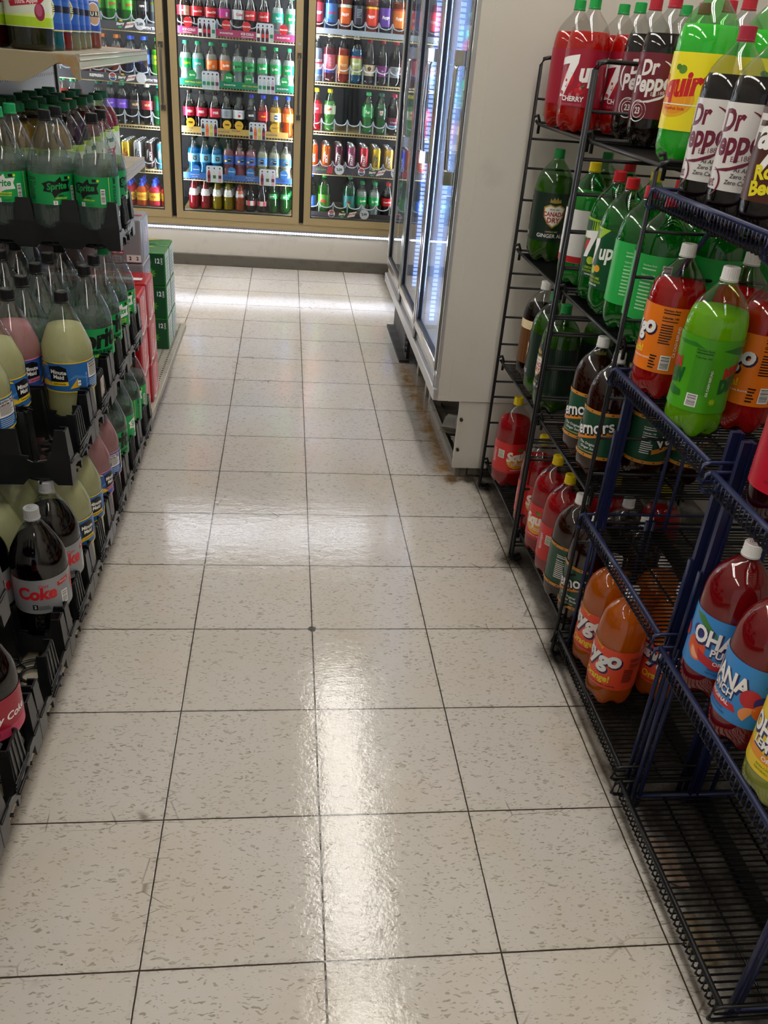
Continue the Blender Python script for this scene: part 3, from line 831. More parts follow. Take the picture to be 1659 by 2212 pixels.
# ------------------------------------------------------------------ room
wallm = dirty('#b9b3a8', '#8f8778', 4, .3, .6, name='wall_paint')
bm = bmesh.new(); box(bm, 1.40, 1.5, -6, 6.2, 0, 3.1)
struct(link('wall_right', fin(bm, 'wall', wallm)))
bm = bmesh.new(); box(bm, -6, 2.2, 5.9, 6.0, 0, 3.1)
struct(link('wall_back', fin(bm, 'wall', wallm)))
bm = bmesh.new(); box(bm, -6.1, -6, -6, 6.2, 0, 3.1)
struct(link('wall_left', fin(bm, 'wall', wallm)))
bm = bmesh.new(); box(bm, -6, 2.2, -6, 6.2, 3.1, 3.2)
struct(link('ceiling', fin(bm, 'ceiling', dirty('#d8d6d0', '#b0aca4', 3, .2, .8, name='ceiling_paint'))))
def ceiling_lamp(x, y, ln, lab):
    t = thing('fluorescent_lamp', lab, 'ceiling light', (x, y, 3.1), 0, 'ceiling lights')
    bm = bmesh.new(); box(bm, -.17, .17, -ln / 2, ln / 2, -.06, 0); bev(bm, .01)
    link('lamp_housing', fin(bm, 'lamp_housing', pm('#dcdcd8', .4)), t)
    for s in (-1, 1):
        bm = bmesh.new(); box(bm, s * .09 - .042, s * .09 + .042, -ln / 2 + .03, ln / 2 - .03, -.085, -.062)
        link('lamp_tube', fin(bm, 'lamp_tube', em('#fffaf2', TUBE)), t)
for i, (x, y) in enumerate([(.36, 3.1), (.36, .55), (.36, -2.2), (-2.2, 3.1), (-2.2, .55), (-2.2, -2.2), (-4.6, 1.8), (-4.6, -1.4)]):
    ceiling_lamp(x, y, 2.44, 'long twin tube ceiling light over the %s, %s' % (('main aisle', 'next aisle', 'far aisle')[0 if x > 0 else (1 if x > -3 else 2)], ('far end', 'middle', 'near end')[0 if y > 1.7 else (1 if y > 0 else 2)]))
# ------------------------------------------------------------------ wall cooler
FY = 4.88
def goldmat(ax):
    m = bpy.data.materials.new('brushed_gold'); m.use_nodes = True
    b = NB(m); bs = m.node_tree.nodes['Principled BSDF']
    sp = b.n('ShaderNodeSeparateXYZ'); b.l(b.n('ShaderNodeTexCoord').outputs['Object'], sp.inputs[0])
    gw = b.m('SINE', b.m('MULTIPLY', sp.outputs[ax], 780))
    b.l(b.mix(b.ramp(gw, -1, 1, 0, 1), hx('#a08a62'), hx('#c8b488')), bs.inputs['Base Color'])
    bs.inputs['Metallic'].default_value = 0.5; bs.inputs['Roughness'].default_value = 0.42
    return m
gold, goldv = goldmat(2), goldmat(0)
kick = dirty('#c0bbb0', '#6c6250', 7, .35, .55, .55, .8, name='kick_panel')
bm = bmesh.new(); box(bm, -3.2, 1.30, FY + .0, FY + .055, .055, .285)
ck = tag(link('cooler_plinth', fin(bm, 'cooler_plinth', kick)), 'long off-white plinth under the wall cooler doors', 'plinth')
bm = bmesh.new(); box(bm, -3.2, 1.30, FY - .012, FY + .01, 0, .072); bev(bm, .003, 1)
bb = struct(link('baseboard_back', fin(bm, 'baseboard', dirty('#5c574e', '#2c2820', 9, .6, .5))))
t = thing('led_strip', 'bright white diode strip under the gold cooler doors', 'light strip', (0, FY - .004, .236))
bm = bmesh.new(); box(bm, -3.1, 1.28, -.006, 0.003, -.008, .008)
link('strip_backing', fin(bm, 'strip_backing', pm('#6a7088', .6)), t)
bm = bmesh.new()
x = -3.08
while x < 1.26:
    box(bm, x, x + .0085, -.010, -.006, -.0045, .0045); x += .0165
o = link('diode', fin(bm, 'diode', em('#eef2ff', LEDS)), t); o['kind'] = 'stuff'
# upper lit header above the doors (above the picture; its glow lies on the floor)
t = thing('cooler_header', 'lit white header band above the wall cooler doors', 'header', (0, FY, 2.0))
bm = bmesh.new(); box(bm, -3.2, 1.30, 0, .05, -.02, 1.05)
link('header_panel', fin(bm, 'header_panel', pm('#c8c4bc', .6)), t)
bm = bmesh.new(); box(bm, -1.0, 1.0, -.05, -.01, .0, .12); bev(bm, .006, 1)
link('header_light', fin(bm, 'header_light', em('#f2f4ff', 9.0)), t)
# cabinet body
t = thing('walk_in_cooler', 'dark lined walk-in wall cooler behind three gold framed doors', 'cooler', (0, 0, 0))
dark = pm('#14161a', .6)
bm = bmesh.new()
box(bm, -3.2, 1.30, 5.75, 5.8, .25, 2.1); box(bm, -3.2, 1.30, FY + .06, 5.8, .24, .285); box(bm, -3.2, 1.30, FY + .06, 5.8, 2.0, 2.1); box(bm, 1.25, 1.30, FY + .06, 5.8, .25, 2.1)
link('liner', fin(bm, 'liner', dark), t)
bm = bmesh.new()
box(bm, -3.2, 1.30, FY - .03, FY + .06, .286, .300); box(bm, -3.2, 1.30, FY - .03, FY - .001, .262, .286); box(bm, -3.2, 1.30, FY + .052, FY + .06, 1.96, 2.02)
link('sill', fin(bm, 'sill', gold), t)
GAPS = [-2.35, -1.575, -.798, .012, .80]
bm = bmesh.new()
for g in GAPS:
    box(bm, g - .035, g + .035, FY + .02, FY + .07, .30, 1.96)
    box(bm, g - .012, g + .012, FY + .07, FY + .14, .30, 1.96)
link('mullion', fin(bm, 'mullion', pm('#0c0c0c', .5)), t)
for g in GAPS:
    for s in (-1, 1):
        bm = bmesh.new(); tube(bm, [(g + s * .034, FY + .085, .36), (g + s * .034, FY + .085, 1.93)], .009, 8)
        link('light_bar', fin(bm, 'light_bar', em('#f4f6ff', COOL)), t)
glass = clear((.96, .98, .97), 1.45, .0)
def cooler_door(x0, x1, side, lab):
    t = thing('cooler_door', lab, 'cooler door', ((x0 + x1) / 2, FY - .02, .302), 0, 'gold framed cooler doors')
    w_, h_ = (x1 - x0) / 2, 1.655
    fw = .042
    bm = bmesh.new()
    for a in (-1, 1):
        prism(bm, [(a * w_, 0), (a * w_, h_), (a * (w_ - fw), h_ - fw), (a * (w_ - fw), fw)], lambda u, v, q: (u, -.02 + q, v), .045, 1)
    prism(bm, [(-w_, 0), (w_, 0), (w_ - fw, fw), (-w_ + fw, fw)], lambda u, v, q: (u, -.02 + q, v), .045)
    prism(bm, [(-w_, h_), (w_, h_), (w_ - fw, h_ - fw), (-w_ + fw, h_ - fw)], lambda u, v, q: (u, -.02 + q, v), .045)
    link('door_frame', fin(bm, 'door_frame', [gold, goldv]), t)
    bm = bmesh.new()
    a = w_ - fw
    for q in ((-a, -a + .006, fw, h_ - fw), (a - .006, a, fw, h_ - fw)):
        box(bm, q[0], q[1], -.012, .02, q[2], q[3])
    box(bm, -a, a, -.012, .02, fw, fw + .006)
    link('gasket', fin(bm, 'gasket', pm('#101010', .6)), t)
    bm = bmesh.new(); box(bm, -a, a, .002, .006, fw, h_ - fw)
    link('glass_pane', fin(bm, 'glass_pane', glass), t)
    hxx = side * (w_ - .018)
    bm = bmesh.new(); tube(bm, [(hxx, -.02, .97), (hxx, -.05, .965), (hxx, -.055, .94), (hxx, -.055, .665), (hxx, -.05, .64), (hxx, -.02, .635)], .008, 8)
    box(bm, hxx - .012, hxx + .012, -.05, -.02, .955, .985); box(bm, hxx - .012, hxx + .012, -.05, -.02, .62, .65)
    link('handle', fin(bm, 'handle', pm('#5a564e', .35, .7)), t)
    bm = bmesh.new(); tube(bm, [(hxx, -.028, 1.03), (hxx, -.018, 1.03)], .007, 12)
    link('lock', fin(bm, 'lock', pm('#c8c8c0', .3, 1)), t)
cooler_door(-1.560, -.814, 1, 'gold framed glass cooler door at the left, behind the gondola shelf')
cooler_door(-.783, -.004, 1, 'gold framed glass cooler door in the middle of the back wall')
cooler_door(.027, .785, 1, 'gold framed glass cooler door at the right, behind the reach-in')
# ------------------------------------------------------------------ cooler shelves
ORD = ['first', 'second', 'third', 'fourth', 'fifth', 'sixth', 'seventh', 'eighth', 'ninth', 'tenth', 'eleventh']
LV = ['top', 'second', 'third', 'fourth', 'bottom']
wirem = pm('#9a8a60', .4, .5, key='w')
def cooler_shelf(x0, x1, z, lab):
    t = thing('cooler_shelf', lab, 'shelf', ((x0 + x1) / 2, FY + .11, z), 0, 'wire shelves inside the wall cooler')
    bm = bmesh.new()
    h = (x1 - x0) / 2
    for i in range(24):
        y = .02 + i * .028
        tube(bm, [(-h, y, -.006), (h, y, -.006)], .0022, 4)
    for i in range(12):
        x = -h + .01 + i * (2 * h - .02) / 11
        tube(bm, [(x, 0, -.010), (x, .66, -.010)], .0026, 4)
    link('wire_deck', fin(bm, 'wire_deck', wirem), t)
    bm = bmesh.new(); tube(bm, [(-h, -.004, -.020), (h, -.004, -.020)], .0035, 6); tube(bm, [(-h, -.004, -.004), (h, -.004, -.004)], .0035, 6)
    for i in range(40):
        x = -h + .01 + i * (2 * h - .02) / 39
        box(bm, x - .003, x + .003, -.006, -.002, -.020, -.004)
    link('front_wire', fin(bm, 'front_wire', wirem), t)
    return t
SH = {0: [1.345, 1.070, .817, .560, .333], 1: [1.345, 1.070, .802, .534, .333], 2: [1.410, 1.140, .857, .618, .333]}
XR = {0: (-1.52, -.84), 1: (-.76, -.03), 2: (.05, .76)}
DN = ['left', 'middle', 'right']
for d in range(3):
    for i, z in enumerate(SH[d]):
        cooler_shelf(XR[d][0], XR[d][1], z, 'gold wire shelf, %s in view inside the %s cooler door' % (LV[i], DN[d]))
# small bottles
def SB(**k):
    d = dict(prof='small', R=.0360, H=.232, lab=(.088, .138), seg=20, capr=.0150, caph=.016, lev=.72, lobes=True, name='soda_bottle', rough=.06)
    d.update(k)
    return K2(**d)
def wd(s, c, sz=.02, sh=.2, x=0, y=0):
    return [('t', s, x, y, sz, c, .03, sh, .06, .9)]
KIND.update({
    'c_van': SB(liq='#241008', lc='#d8c8b0', art=[('r', -.12, 0, -.025, .025, '#c01c28')] + wd('Coca-Cola', W, .013), cap='#b01c24', desc='vanilla cola with red and cream label'),
    'c_coke': SB(liq='#180808', lc='#b8141e', art=wd('Coca-Cola', W, .014), cap='#b01c24', desc='cola with red label'),
    'c_mag': SB(liq='#180808', lc='#a8207c', art=[('r', -.12, .12, -.025, -.019, '#c01c28'), ('bar', .012, -.004, .010, .02, W, BK)], cap=BK, desc='cherry cola with magenta label'),
    'c_diet': SB(liq='#180808', lc='#b8bcc0', art=wd('Coke', '#b8141e', .02, 0), cap='#b8bcc0', desc='diet cola with silver label'),
    'c_spt': SB(liq='#c8d8d8', lc='#20a088', art=wd('Sprite', W, .018) + [('p', [(-.01, -.02), (.02, -.012), (.034, -.02)], '#e05080')], cap='#1e9a6a', desc='clear soda with teal label'),
    'c_spy': SB(liq='#c8d8d0', lc='#14a048', art=wd('Sprite', '#d8e020', .02) + [('r', -.034, -.026, -.02, .02, '#a8e020')], cap='#1e9a6a', desc='clear soda with green label and yellow word'),
    'c_spg': SB(liq='#c8d8d4', lc='#12a050', art=wd('Sprite', W, .019), cap='#1e9a5a', desc='clear soda with green label'),
    'c_spz': SB(liq='#b0bcbc', lc='#149048', art=wd('Sprite', BK, .019) + [('bar', -.024, -.006, .008, .016, W, BK)], cap='#101012', desc='clear soda with green label and black cap'),
    'c_sor': SB(liq='#c0b8b0', lc='#e06a20', art=wd('Sprite', W, .019), cap='#1e9a6a', desc='clear soda with orange label'),
    'c_sorb': SB(liq='#c0b8b0', lc='#e06a20', art=[('ln', -.01, .008, .03, .02, 5, '#f8d0a8'), ('bar', .012, -.010, .012, .014, W, BK)], cap='#1e9a6a', desc='clear soda with orange back label'),
    'c_pibb': SB(liq='#140808', lc='#c01838', art=wd('PIBB', W, .02, 0), cap='#141414', desc='dark soda with crimson label'),
    'c_silv': SB(liq='#140808', lc='#9aa4ac', art=[('ln', 0, 0, .04, .036, 8, '#5a646c')], cap='#141414', desc='dark soda with silver back label'),
    'c_wch': SB(liq='#140808', lc='#c8ccd0', art=[('e', -.004, -.008, .008, .008, '#c01c24'), ('p', arc(0, 0, .014, .012, .002, 0, 150), BK)], cap='#141414', desc='dark soda with white cherry label'),
    'c_blk': SB(liq='#101014', lc='#16181c', art=wd('MUG', W, .016, 0), cap='#2038b8', desc='dark soda with black label and blue cap'),
    'c_red': SB(liq='#a00c14', lc='#c0141c', art=wd('Fanta', '#e8d020', .014), cap='#2038b8', desc='red soda with red label'),
    'c_yel': SB(liq='#e8b810', lc='#e8d890', art=[('e', .004, 0, .014, .014, '#2a4a8a'), ('t', 'Fanta', .004, 0, .012, W, .04)], cap='#2048d0', desc='yellow soda with blue cap'),
    'c_org': SB(liq='#f06808', lc='#f08038', art=wd('Fanta', '#f8e0c8', .016), cap='#2048d0', desc='orange soda with blue cap'),
    'c_mmb': SB(liq='#1088c8', lc='#6ab0d8', art=[('r', -.012, .012, -.012, .012, BK), ('t', 'Minute', 0, .004, .006, W), ('t', 'Maid', 0, -.004, .006, W)], cap='#101014', desc='bright blue drink with blue label'),
    'c_mmp': SB(liq='#b86878', lc='#3058a8', art=[('r', .0, .022, -.012, .012, BK), ('t', 'Minute', .011, .004, .006, W), ('e', -.014, -.008, .008, .006, '#e8c020')], cap='#101014', desc='pink lemonade with blue label'),
    'c_mml': SB(liq='#c8ccb0', lc='#3878b8', art=[('r', -.12, .12, -.024, -.021, '#e8c020'), ('r', -.010, .012, -.012, .012, BK), ('t', 'Minute', .001, .004, .006, W), ('p', arc(-.014, 0, .008, .01, .003, 40, 200), '#e8c020')], cap='#101014', desc='pale lemonade with blue and yellow label'),
    'g_red': SB(prof='glass', H=.225, R=.031, liq='#a81428', lc='#d8d4d0', lab=(.085, .125), art=[('p', arc(0, 0, .012, .014, .002, 0, 357), '#4a4a60')], cap='#d04858', capr=.0135, caph=.010, lobes=False, desc='glass bottle of red soda'),
    'g_yel': SB(prof='glass', H=.225, R=.031, liq='#b8a010', lc='#d8d8d0', lab=(.085, .125), art=[('p', arc(0, 0, .012, .014, .002, 0, 357), '#4a4a60')], cap='#d8cc30', capr=.0135, caph=.010, lobes=False, desc='glass bottle of yellow soda'),
    'g_org': SB(prof='glass', H=.225, R=.031, liq='#c0501c', lc='#a8b0b8', lab=(.085, .125), art=[('r', -.02, .02, -.02, .02, '#c86030')], cap='#d86030', capr=.0135, caph=.010, lobes=False, desc='glass bottle of orange soda'),
    'g_cok': SB(prof='glass', H=.225, R=.031, liq='#160808', lc='#c8c8c8', lab=(.04, .07), art=[('r', -.03, -.010, -.015, .015, '#c03040'), ('r', .012, .03, -.015, .015, '#c03040')], cap='#c04048', capr=.0135, caph=.010, lobes=False, desc='glass bottle of cola'),
    'g_grn': SB(prof='glass', H=.225, R=.031, tint=(.2, .65, .3), liq='#1c7a34', lc='#1c8a40', lab=(.09, .12), art=wd('Sprite', W, .014), cap='#c8d0c8', capr=.0135, caph=.010, lobes=False, desc='green glass bottle of lemon-lime soda'),
    'p_dew': SB(prof='slim', tint=(.4, .8, .3), liq='#4aa818', lc='#3a9a20', art=wd('DEW', '#c02020', .02), cap='#20a040', desc='green citrus soda'),
    'p_pep': SB(prof='slim', liq='#12080a', lc='#1c3c9c', art=wd('PEPSI', W, .014, 0), cap='#2048c8', desc='dark cola with blue label'),
    'p_dk': SB(prof='slim', liq='#12080a', lc='#141416', art=wd('PEPSI', W, .014, 0), cap='#141416', desc='dark cola with black label'),
    'p_lite': SB(prof='slim', liq='#c8d8e8', lc='#c8e8f0', art=[('r', -.11, .11, .014, .025, '#d8e020')], cap='#d8e020', desc='pale drink with yellow cap'),
    'p_red': SB(prof='slim', liq='#901428', lc='#c8384c', art=wd('brisk', W, .014), cap='#b83048', desc='red drink with pink cap'),
    'p_org': SB(prof='slim', liq='#a82c10', lc='#c85838', art=wd('brisk', W, .014), cap='#d07838', desc='amber drink with orange cap'),
    'p_blu': SB(prof='slim', liq='#182c68', lc='#2848b0', art=wd('ICE', W, .016), cap='#3058e0', desc='blue drink with blue cap'),
    'p_lim': SB(prof='slim', tint=(.7, .9, .4), liq='#80c810', lc='#98d818', art=wd('DEW', '#205010', .016), cap='#30b830', desc='lime green drink'),
    'p_crs': SB(prof='slim', liq='#f05008', lc='#f09060', art=wd('CRUSH', W, .014, 0), cap='#30a878', desc='orange soda with green cap'),
    'p_pnk': SB(prof='slim', liq='#b05878', lc='#788858', art=[], cap='#30886a', desc='pink soda with green cap'),
    'p_pur': SB(prof='slim', liq='#181018', lc='#7048c0', art=wd('CRUSH', '#c8b8f0', .012, 0), cap='#309078', desc='grape soda with purple label'),
    'p_mug': SB(prof='slim', liq='#140c0a', lc='#38302a', art=wd('MUG', '#d8b880', .018, 0), cap='#241c1c', desc='root beer with brown label'),
    'p_mgr': SB(prof='slim', liq='#140c0a', lc='#b02838', art=wd('MUG', '#e8c890', .018, 0), cap='#d0d4d4', desc='root beer with red label'),
    'p_sty': SB(prof='slim', tint=(.3, .8, .6), liq='#20a878', lc='#106858', art=[], cap='#20a888', desc='teal green soda'),
    'k_cyn': SB(prof='slim', H=.157, R=.0330, liq=None, lc='#50b8d8', lab=(.01, .14), art=[('ln', 0, 0, .03, .08, 8, W)], name='soda_can'),
    'f_red': SB(prof='slim', H=.262, R=.0375, liq='#801018', lc='#c83040', lab=(.05, .15), art=wd('Faygo', W, .022), cap=W, desc='red pop with red label'),
    'f_blu': SB(prof='slim', H=.262, R=.0375, liq='#183c78', lc='#3868b0', lab=(.05, .15), art=wd('MOON', '#c02838', .018) + wd('MIST', '#188050', .018, y=-.02), cap=W, desc='blue pop with blue label'),
    'f_org': SB(prof='slim', H=.262, R=.0375, liq='#8a2c10', lc='#e06020', lab=(.05, .15), art=wd('Faygo', W, .022) + [('r', -.12, .12, .035, .05, '#c8d8c8')], cap=W, desc='orange pop with white lettering'),
    'f_blk': SB(prof='slim', H=.262, R=.0375, liq='#101014', lc='#303440', lab=(.05, .15), art=[('ln', 0, .01, .03, .05, 6, '#a0a8b8')], cap=BK, desc='dark drink with charcoal label'),
    'f_str': SB(prof='slim', H=.262, R=.0375, liq='#a83010', lc='#d83820', lab=(.05, .15), art=wd('Faygo', W, .022) + [('r', -.12, .12, .04, .05, '#e8c820')], cap=W, desc='red orange pop with yellow band'),
    'f_pur': SB(prof='slim', H=.262, R=.0375, liq='#181028', lc='#5a3498', lab=(.05, .15), art=wd('Faygo', W, .022), cap=W, desc='grape pop with purple label'),
    'f_oro': SB(prof='slim', H=.262, R=.0375, liq='#a84c10', lc='#e07828', lab=(.05, .15), art=wd('Faygo', W, .022) + [('r', -.12, .12, .04, .05, '#c84020')], cap=W, desc='orange pop with amber label'),
    'f_wat': SB(prof='jug', H=.250, R=.036, liq='#b0c0d8', lc='#c0cce0', lab=(.03, .12), art=[('r', -.11, .11, .02, .03, '#c03040'), ('r', -.11, .11, -.04, -.01, '#5078b8')], cap=W, desc='clear water bottle with blue label', lobes=False),
    'f_pnk': SB(prof='slim', H=.262, R=.0375, liq='#903848', lc='#c86078', lab=(.05, .15), art=[('r', -.12, .12, -.05, -.035, '#3848a8'), ('ln', .008, .01, .02, .05, 6, '#f0c8d0')], cap=W, desc='pink pop with pink label'),
    'f_oor': SB(prof='slim', H=.262, R=.0375, liq='#d03c10', lc='#e08840', lab=(.05, .15), art=wd('Faygo', '#f0d0b0', .022), cap=W, desc='bright orange pop'),
    'f_cot': SB(prof='slim', H=.262, R=.0375, liq='#2878a8', lc='#a8b878', lab=(.05, .15), art=wd('Faygo', W, .022, y=.01) + wd('SUPER POP', '#a03068', .010, y=-.025) + [('r', -.12, .12, .04, .05, '#b83048')], cap=W, desc='blue pop with pale green label'),
    'd_crm': SB(liq='#180a08', H=.25, lc='#c8b898', lab=(.05, .11), art=[('e', .01, .008, .012, .012, '#5a2c24')], cap='#a02840', desc='dark soda with cream label'),
    'd_pur': SB(liq='#180a08', H=.25, lc='#70206c', lab=(.05, .11), art=wd('Dr', W, .014) + [('bar', .018, -.016, .008, .014, W, BK)], cap='#a02840', desc='dark soda with purple label'),
    'd_wht': SB(liq='#180a08', H=.25, lc='#a8acb4', lab=(.05, .11), art=[('ln', 0, 0, .03, .05, 7, '#484850')], cap='#a02840', desc='dark soda with pale back label'),
    's_red': SB(prof='small', liq='#d01028', H=.24, lc='#d82838', lab=(.10, .155), art=wd('Squirt', '#f0c0b0', .016), cap='#e0cc10', desc='red citrus soda with yellow cap'),
    's_grn': SB(prof='small', tint=(.6, .9, .6), liq='#88b878', H=.24, lc='#b8c8a8', lab=(.10, .15), art=[('e', -.004, 0, .01, .007, '#c07820'), ('e', .010, .004, .008, .006, '#b02838')], cap='#e0cc10', desc='pale green citrus soda with yellow cap'),
    's_7up': SB(prof='small', tint=(.3, .8, .45), liq='#30a048', H=.24, lc='#1a8a40', lab=(.10, .155), art=wd('7up', W, .022), cap='#30a860', desc='green lemon-lime soda'),
    's_cd': SB(prof='small', tint=(.3, .7, .4), liq='#509858', H=.24, lc='#1c4030', lab=(.10, .155), art=[('p', [(-.012, .014), (.012, .014), (.010, -.008), (0, -.016), (-.010, -.008)], '#c8c0b0'), ('t', 'DRY', 0, 0, .009, '#a8162a')], cap='#205040', desc='green ginger ale'),
    's_drp': SB(prof='small', liq='#180a08', H=.24, lc='#6a2038', lab=(.05, .105), art=wd('Dr Pepper', W, .011) + [('r', -.11, .11, -.028, -.018, '#68a0c8')], cap='#a02840', desc='dark soda with maroon and blue label'),
    'b_pep': SB(prof='slim', H=.262, R=.0375, liq='#12080a', lc='#1c40a8', lab=(.06, .13), art=[('ln', 0, 0, .03, .05, 7, '#8098d8')], cap='#2050c8', desc='dark cola with blue label'),
    'b_dew': SB(prof='slim', H=.262, R=.0400, tint=(.4, .75, .3), liq='#3c8818', lc='#408820', lab=(.06, .14), art=wd('Mtn', '#c02028', .03), cap='#20a040', desc='green citrus soda, wide bottle'),
    'b_baj': SB(prof='slim', H=.262, R=.0400, tint=(.2, .7, .55), liq='#108868', lc='#207878', lab=(.06, .14), art=wd('Mtn', '#c02028', .02) + [('e', 0, -.02, .012, .012, '#a0b828')], cap='#189878', desc='teal citrus soda'),
})
def can_meshes(c, txt, tc, art=None, H=.157, R=.0285):
    k = ('can', c, txt, tc)
    if k in MC:
        return MC[k]
    m = {}
    bm = bmesh.new(); lathe(bm, [(0, .004), (R * .75, 0), (R * .97, .008), (R, .014), (R, H * .90), (R * .84, H * .975)], 20)
    m['can_body'] = fin(bm, 'can_body', pm(c, .28, .5, key='can'), smooth=True)
    bm = bmesh.new(); lathe(bm, [(R * .84, H * .975), (R * .86, H), (R * .80, H), (R * .78, H * .975), (0, H * .975)], 20); box(bm, -.006, .006, -.016, .004, H * .976, H * .984)
    m['can_lid'] = fin(bm, 'can_lid', pm('#c8ccd0', .25, 1.0), smooth=False)
    m['can_print'] = art_mesh('can_print', art or [('t', txt, .004, 0, .022, tc, .03, .1, PI / 2), ('p', [(-.018, .03), (-.006, .045), (-.012, .0), (-.02, -.02)], tc)], R, lift=.0008, step=.0001, cut=.007, zc=H * .48)
    MC[k] = m
    return m
def can(c, txt, tc, x, y, z, lab, group, turn=0, art=None):
    ms = can_meshes(c, txt, tc, art)
    d = CAM - Vector((x, y, 0))
    t = thing('soda_can', lab, 'can', (x, y, z), math.atan2(d.x, -d.y) + math.radians(turn), group)
    for n in ms:
        link(n, ms[n], t)
ROWS = {
    (1, 0): ['c_van', 'c_coke', 'c_coke', 'c_mag', 'c_diet', 'c_coke', 'c_coke', 'c_spt', 'c_spg'],
    (1, 1): ['c_spy', 'c_spt', 'c_sorb', 'c_sor', 'c_spz', 'c_spz', 'c_spg', 'c_spg', 'c_spg'],
    (1, 2): ['c_pibb', 'c_pibb', 'c_pibb', 'c_silv', 'c_wch', 'c_blk', 'c_red', 'c_yel', 'c_org'],
    (1, 3): ['c_mmb', 'c_mmb', 'c_mmb', 'c_mmp', 'c_mmp', 'c_mmp', 'c_mml', 'c_mml', 'c_mml'],
    (1, 4): ['g_red', 'g_red', 'g_yel', 'g_yel', 'g_org', 'g_cok', 'g_cok', 'g_grn', 'g_grn'],
    (0, 0): ['p_dew', 'p_dew', 'p_dew', 'p_dew', 'p_dk', 'p_lite'],
    (0, 1): ['p_red', 'p_red', 'p_org', 'p_org', 'p_blu', 'p_blu', 'p_lim'],
    (0, 2): ['p_crs', 'p_crs', None, 'p_pnk', 'p_pur', 'p_pur', 'p_mug', 'p_mgr', 'p_sty'],
    (2, 0): ['f_red', 'f_blu', 'f_org', 'f_blk', 'f_str', 'f_pur', 'f_oro', 'f_red', 'f_blu'],
    (2, 1): ['f_wat', 'f_pnk', 'f_oor', 'f_cot', 'd_crm', 'd_pur', 'd_wht', 'f_pnk', 'f_wat'],
    (2, 2): ['s_red', 's_grn', None, None, 's_7up', 's_cd', 's_drp', 's_grn', 's_red'],
    (2, 4): ['b_pep', 'b_dew', None, 'b_baj', 'c_spg', 'c_spg', 'c_coke', 'c_spg', 'b_dew'],
}
XS = {
    (1, 0): (-.715, -.075), (1, 1): (-.715, -.085), (1, 2): (-.70, -.085), (1, 3): (-.685, -.095), (1, 4): (-.69, -.10),
    (0, 0): (-1.30, -.865), (0, 1): (-1.36, -.88), (0, 2): (-1.47, -.885),
    (2, 0): (.085, .745), (2, 1): (.085, .745), (2, 2): (.095, .76), (2, 4): (.075, .76),
}
rnd = random.Random(11)
for (d, l), row in ROWS.items():
    x0, x1 = XS[(d, l)]
    z = SH[d][l]
    for i, kn in enumerate(row):
        if not kn:
            continue
        x = x0 + (x1 - x0) * i / (len(row) - 1)
        ds = KIND[kn]['desc']
        nrow = 3 if (d, l) in ((1, 4), (1, 3)) else 2
        for q in range(nrow):
            pos = ('front row', 'second row', 'third row')[q]
            bottle(kn, x + rnd.uniform(-.003, .003) + (.012 if q and l == 4 and d == 1 else 0) * q, FY + .155 + q * .078, z, rnd.uniform(-35, 35) if q else rnd.uniform(-14, 14),
                   '%s, %s on %s shelf, %s, %s door' % (ds, ORD[i], LV[l], pos, DN[d]), 'drinks on the %s shelf of the %s cooler door' % (LV[l], DN[d]))
# tall cans
CA = [('#d05018', 'KICK', W), ('#d86018', 'KICK', W), ('#582838', 'START', W), ('#80405c', 'START', W), ('#b01c30', 'START', W), ('#c8a818', 'ROCK', '#404858'), ('#c8a040', 'ROCK', W), ('#1838b8', 'COLA', W), ('#1838b8', 'COLA', W)]
for i, (c, tx, tc) in enumerate(CA):
    x = .085 + i * .0825
    for q in range(5):
        can(c, tx, tc, x, FY + .15 + q * .062, SH[2][3], '%s tall can, %s from left, %s row back, fourth shelf of right door' % (['orange', 'orange', 'plum', 'mauve', 'red', 'yellow', 'golden', 'blue', 'blue'][i], ORD[i], ORD[q]), 'tall cans behind the right cooler door')
CB = [('#307868', 'TEA', W), ('#2c8070', 'TEA', W), ('#c8a820', 'TEA', '#a02828'), ('#a8acb0', 'MON', BK), ('#301c1c', 'MON', '#b0b0b0'), ('#58b0d8', 'ICE', W)]
for i, (c, tx, tc) in enumerate(CB):
    x = -1.255 + i * .0735
    for q in range(5):
        can(c, tx, tc, x, FY + .16 + q * .064, SH[0][3], '%s tall can, %s from left, %s row back, fourth shelf of left door' % (['dark green', 'green', 'yellow', 'silver', 'black', 'pale blue'][i], ORD[i], ORD[q]), 'tall cans behind the left cooler door')
# small squeeze bottles with blue spouts
def kid_meshes(c):
    if ('kid', c) in MC:
        return MC[('kid', c)]
    m = {}
    bm = bmesh.new(); lathe(bm, [(a * .034, b * .165) for a, b in PROF['kid']], 20, close_top=True)
    m['bottle_body'] = fin(bm, 'bottle_body', liquid(c), smooth=True)
    bm = bmesh.new(); lathe(bm, [(.0345, .035), (.0345, .082)], 20)
    m['label'] = fin(bm, 'label', pm('#e0b828', .4))
    m['label_print'] = art_mesh('label_print', [('t', 'HUG', 0, 0, .018, '#b02020', .03), ('ln', .03, 0, .02, .03, 4, '#704020')], .034, lift=.0012, cut=.008, zc=.058)
    bm = bmesh.new(); lathe(bm, [(.016, .118), (.016, .134), (.008, .139), (.007, .152), (.009, .154), (.009, .162), (0, .164)], 16)
    m['spout'] = fin(bm, 'spout', pm('#2444b8', .35), smooth=True)
    MC[('kid', c)] = m
    return m
for i, c in enumerate(['#d84838', '#d85030', '#c84048', '#d86838', '#d04058', '#d83848']):
    for q in range(3):
        x = -1.26 + i * .079
        t = thing('juice_barrel', 'little red drink bottle with blue spout, %s from left, %s row back, bottom shelf' % (ORD[i], ORD[q]), 'bottle', (x, FY + .15 + q * .075, SH[0][4]), .2 * (i % 3 - 1), 'small squeeze drinks in the left cooler')
        ms = kid_meshes(c)
        for n in ms:
            link(n, ms[n], t)
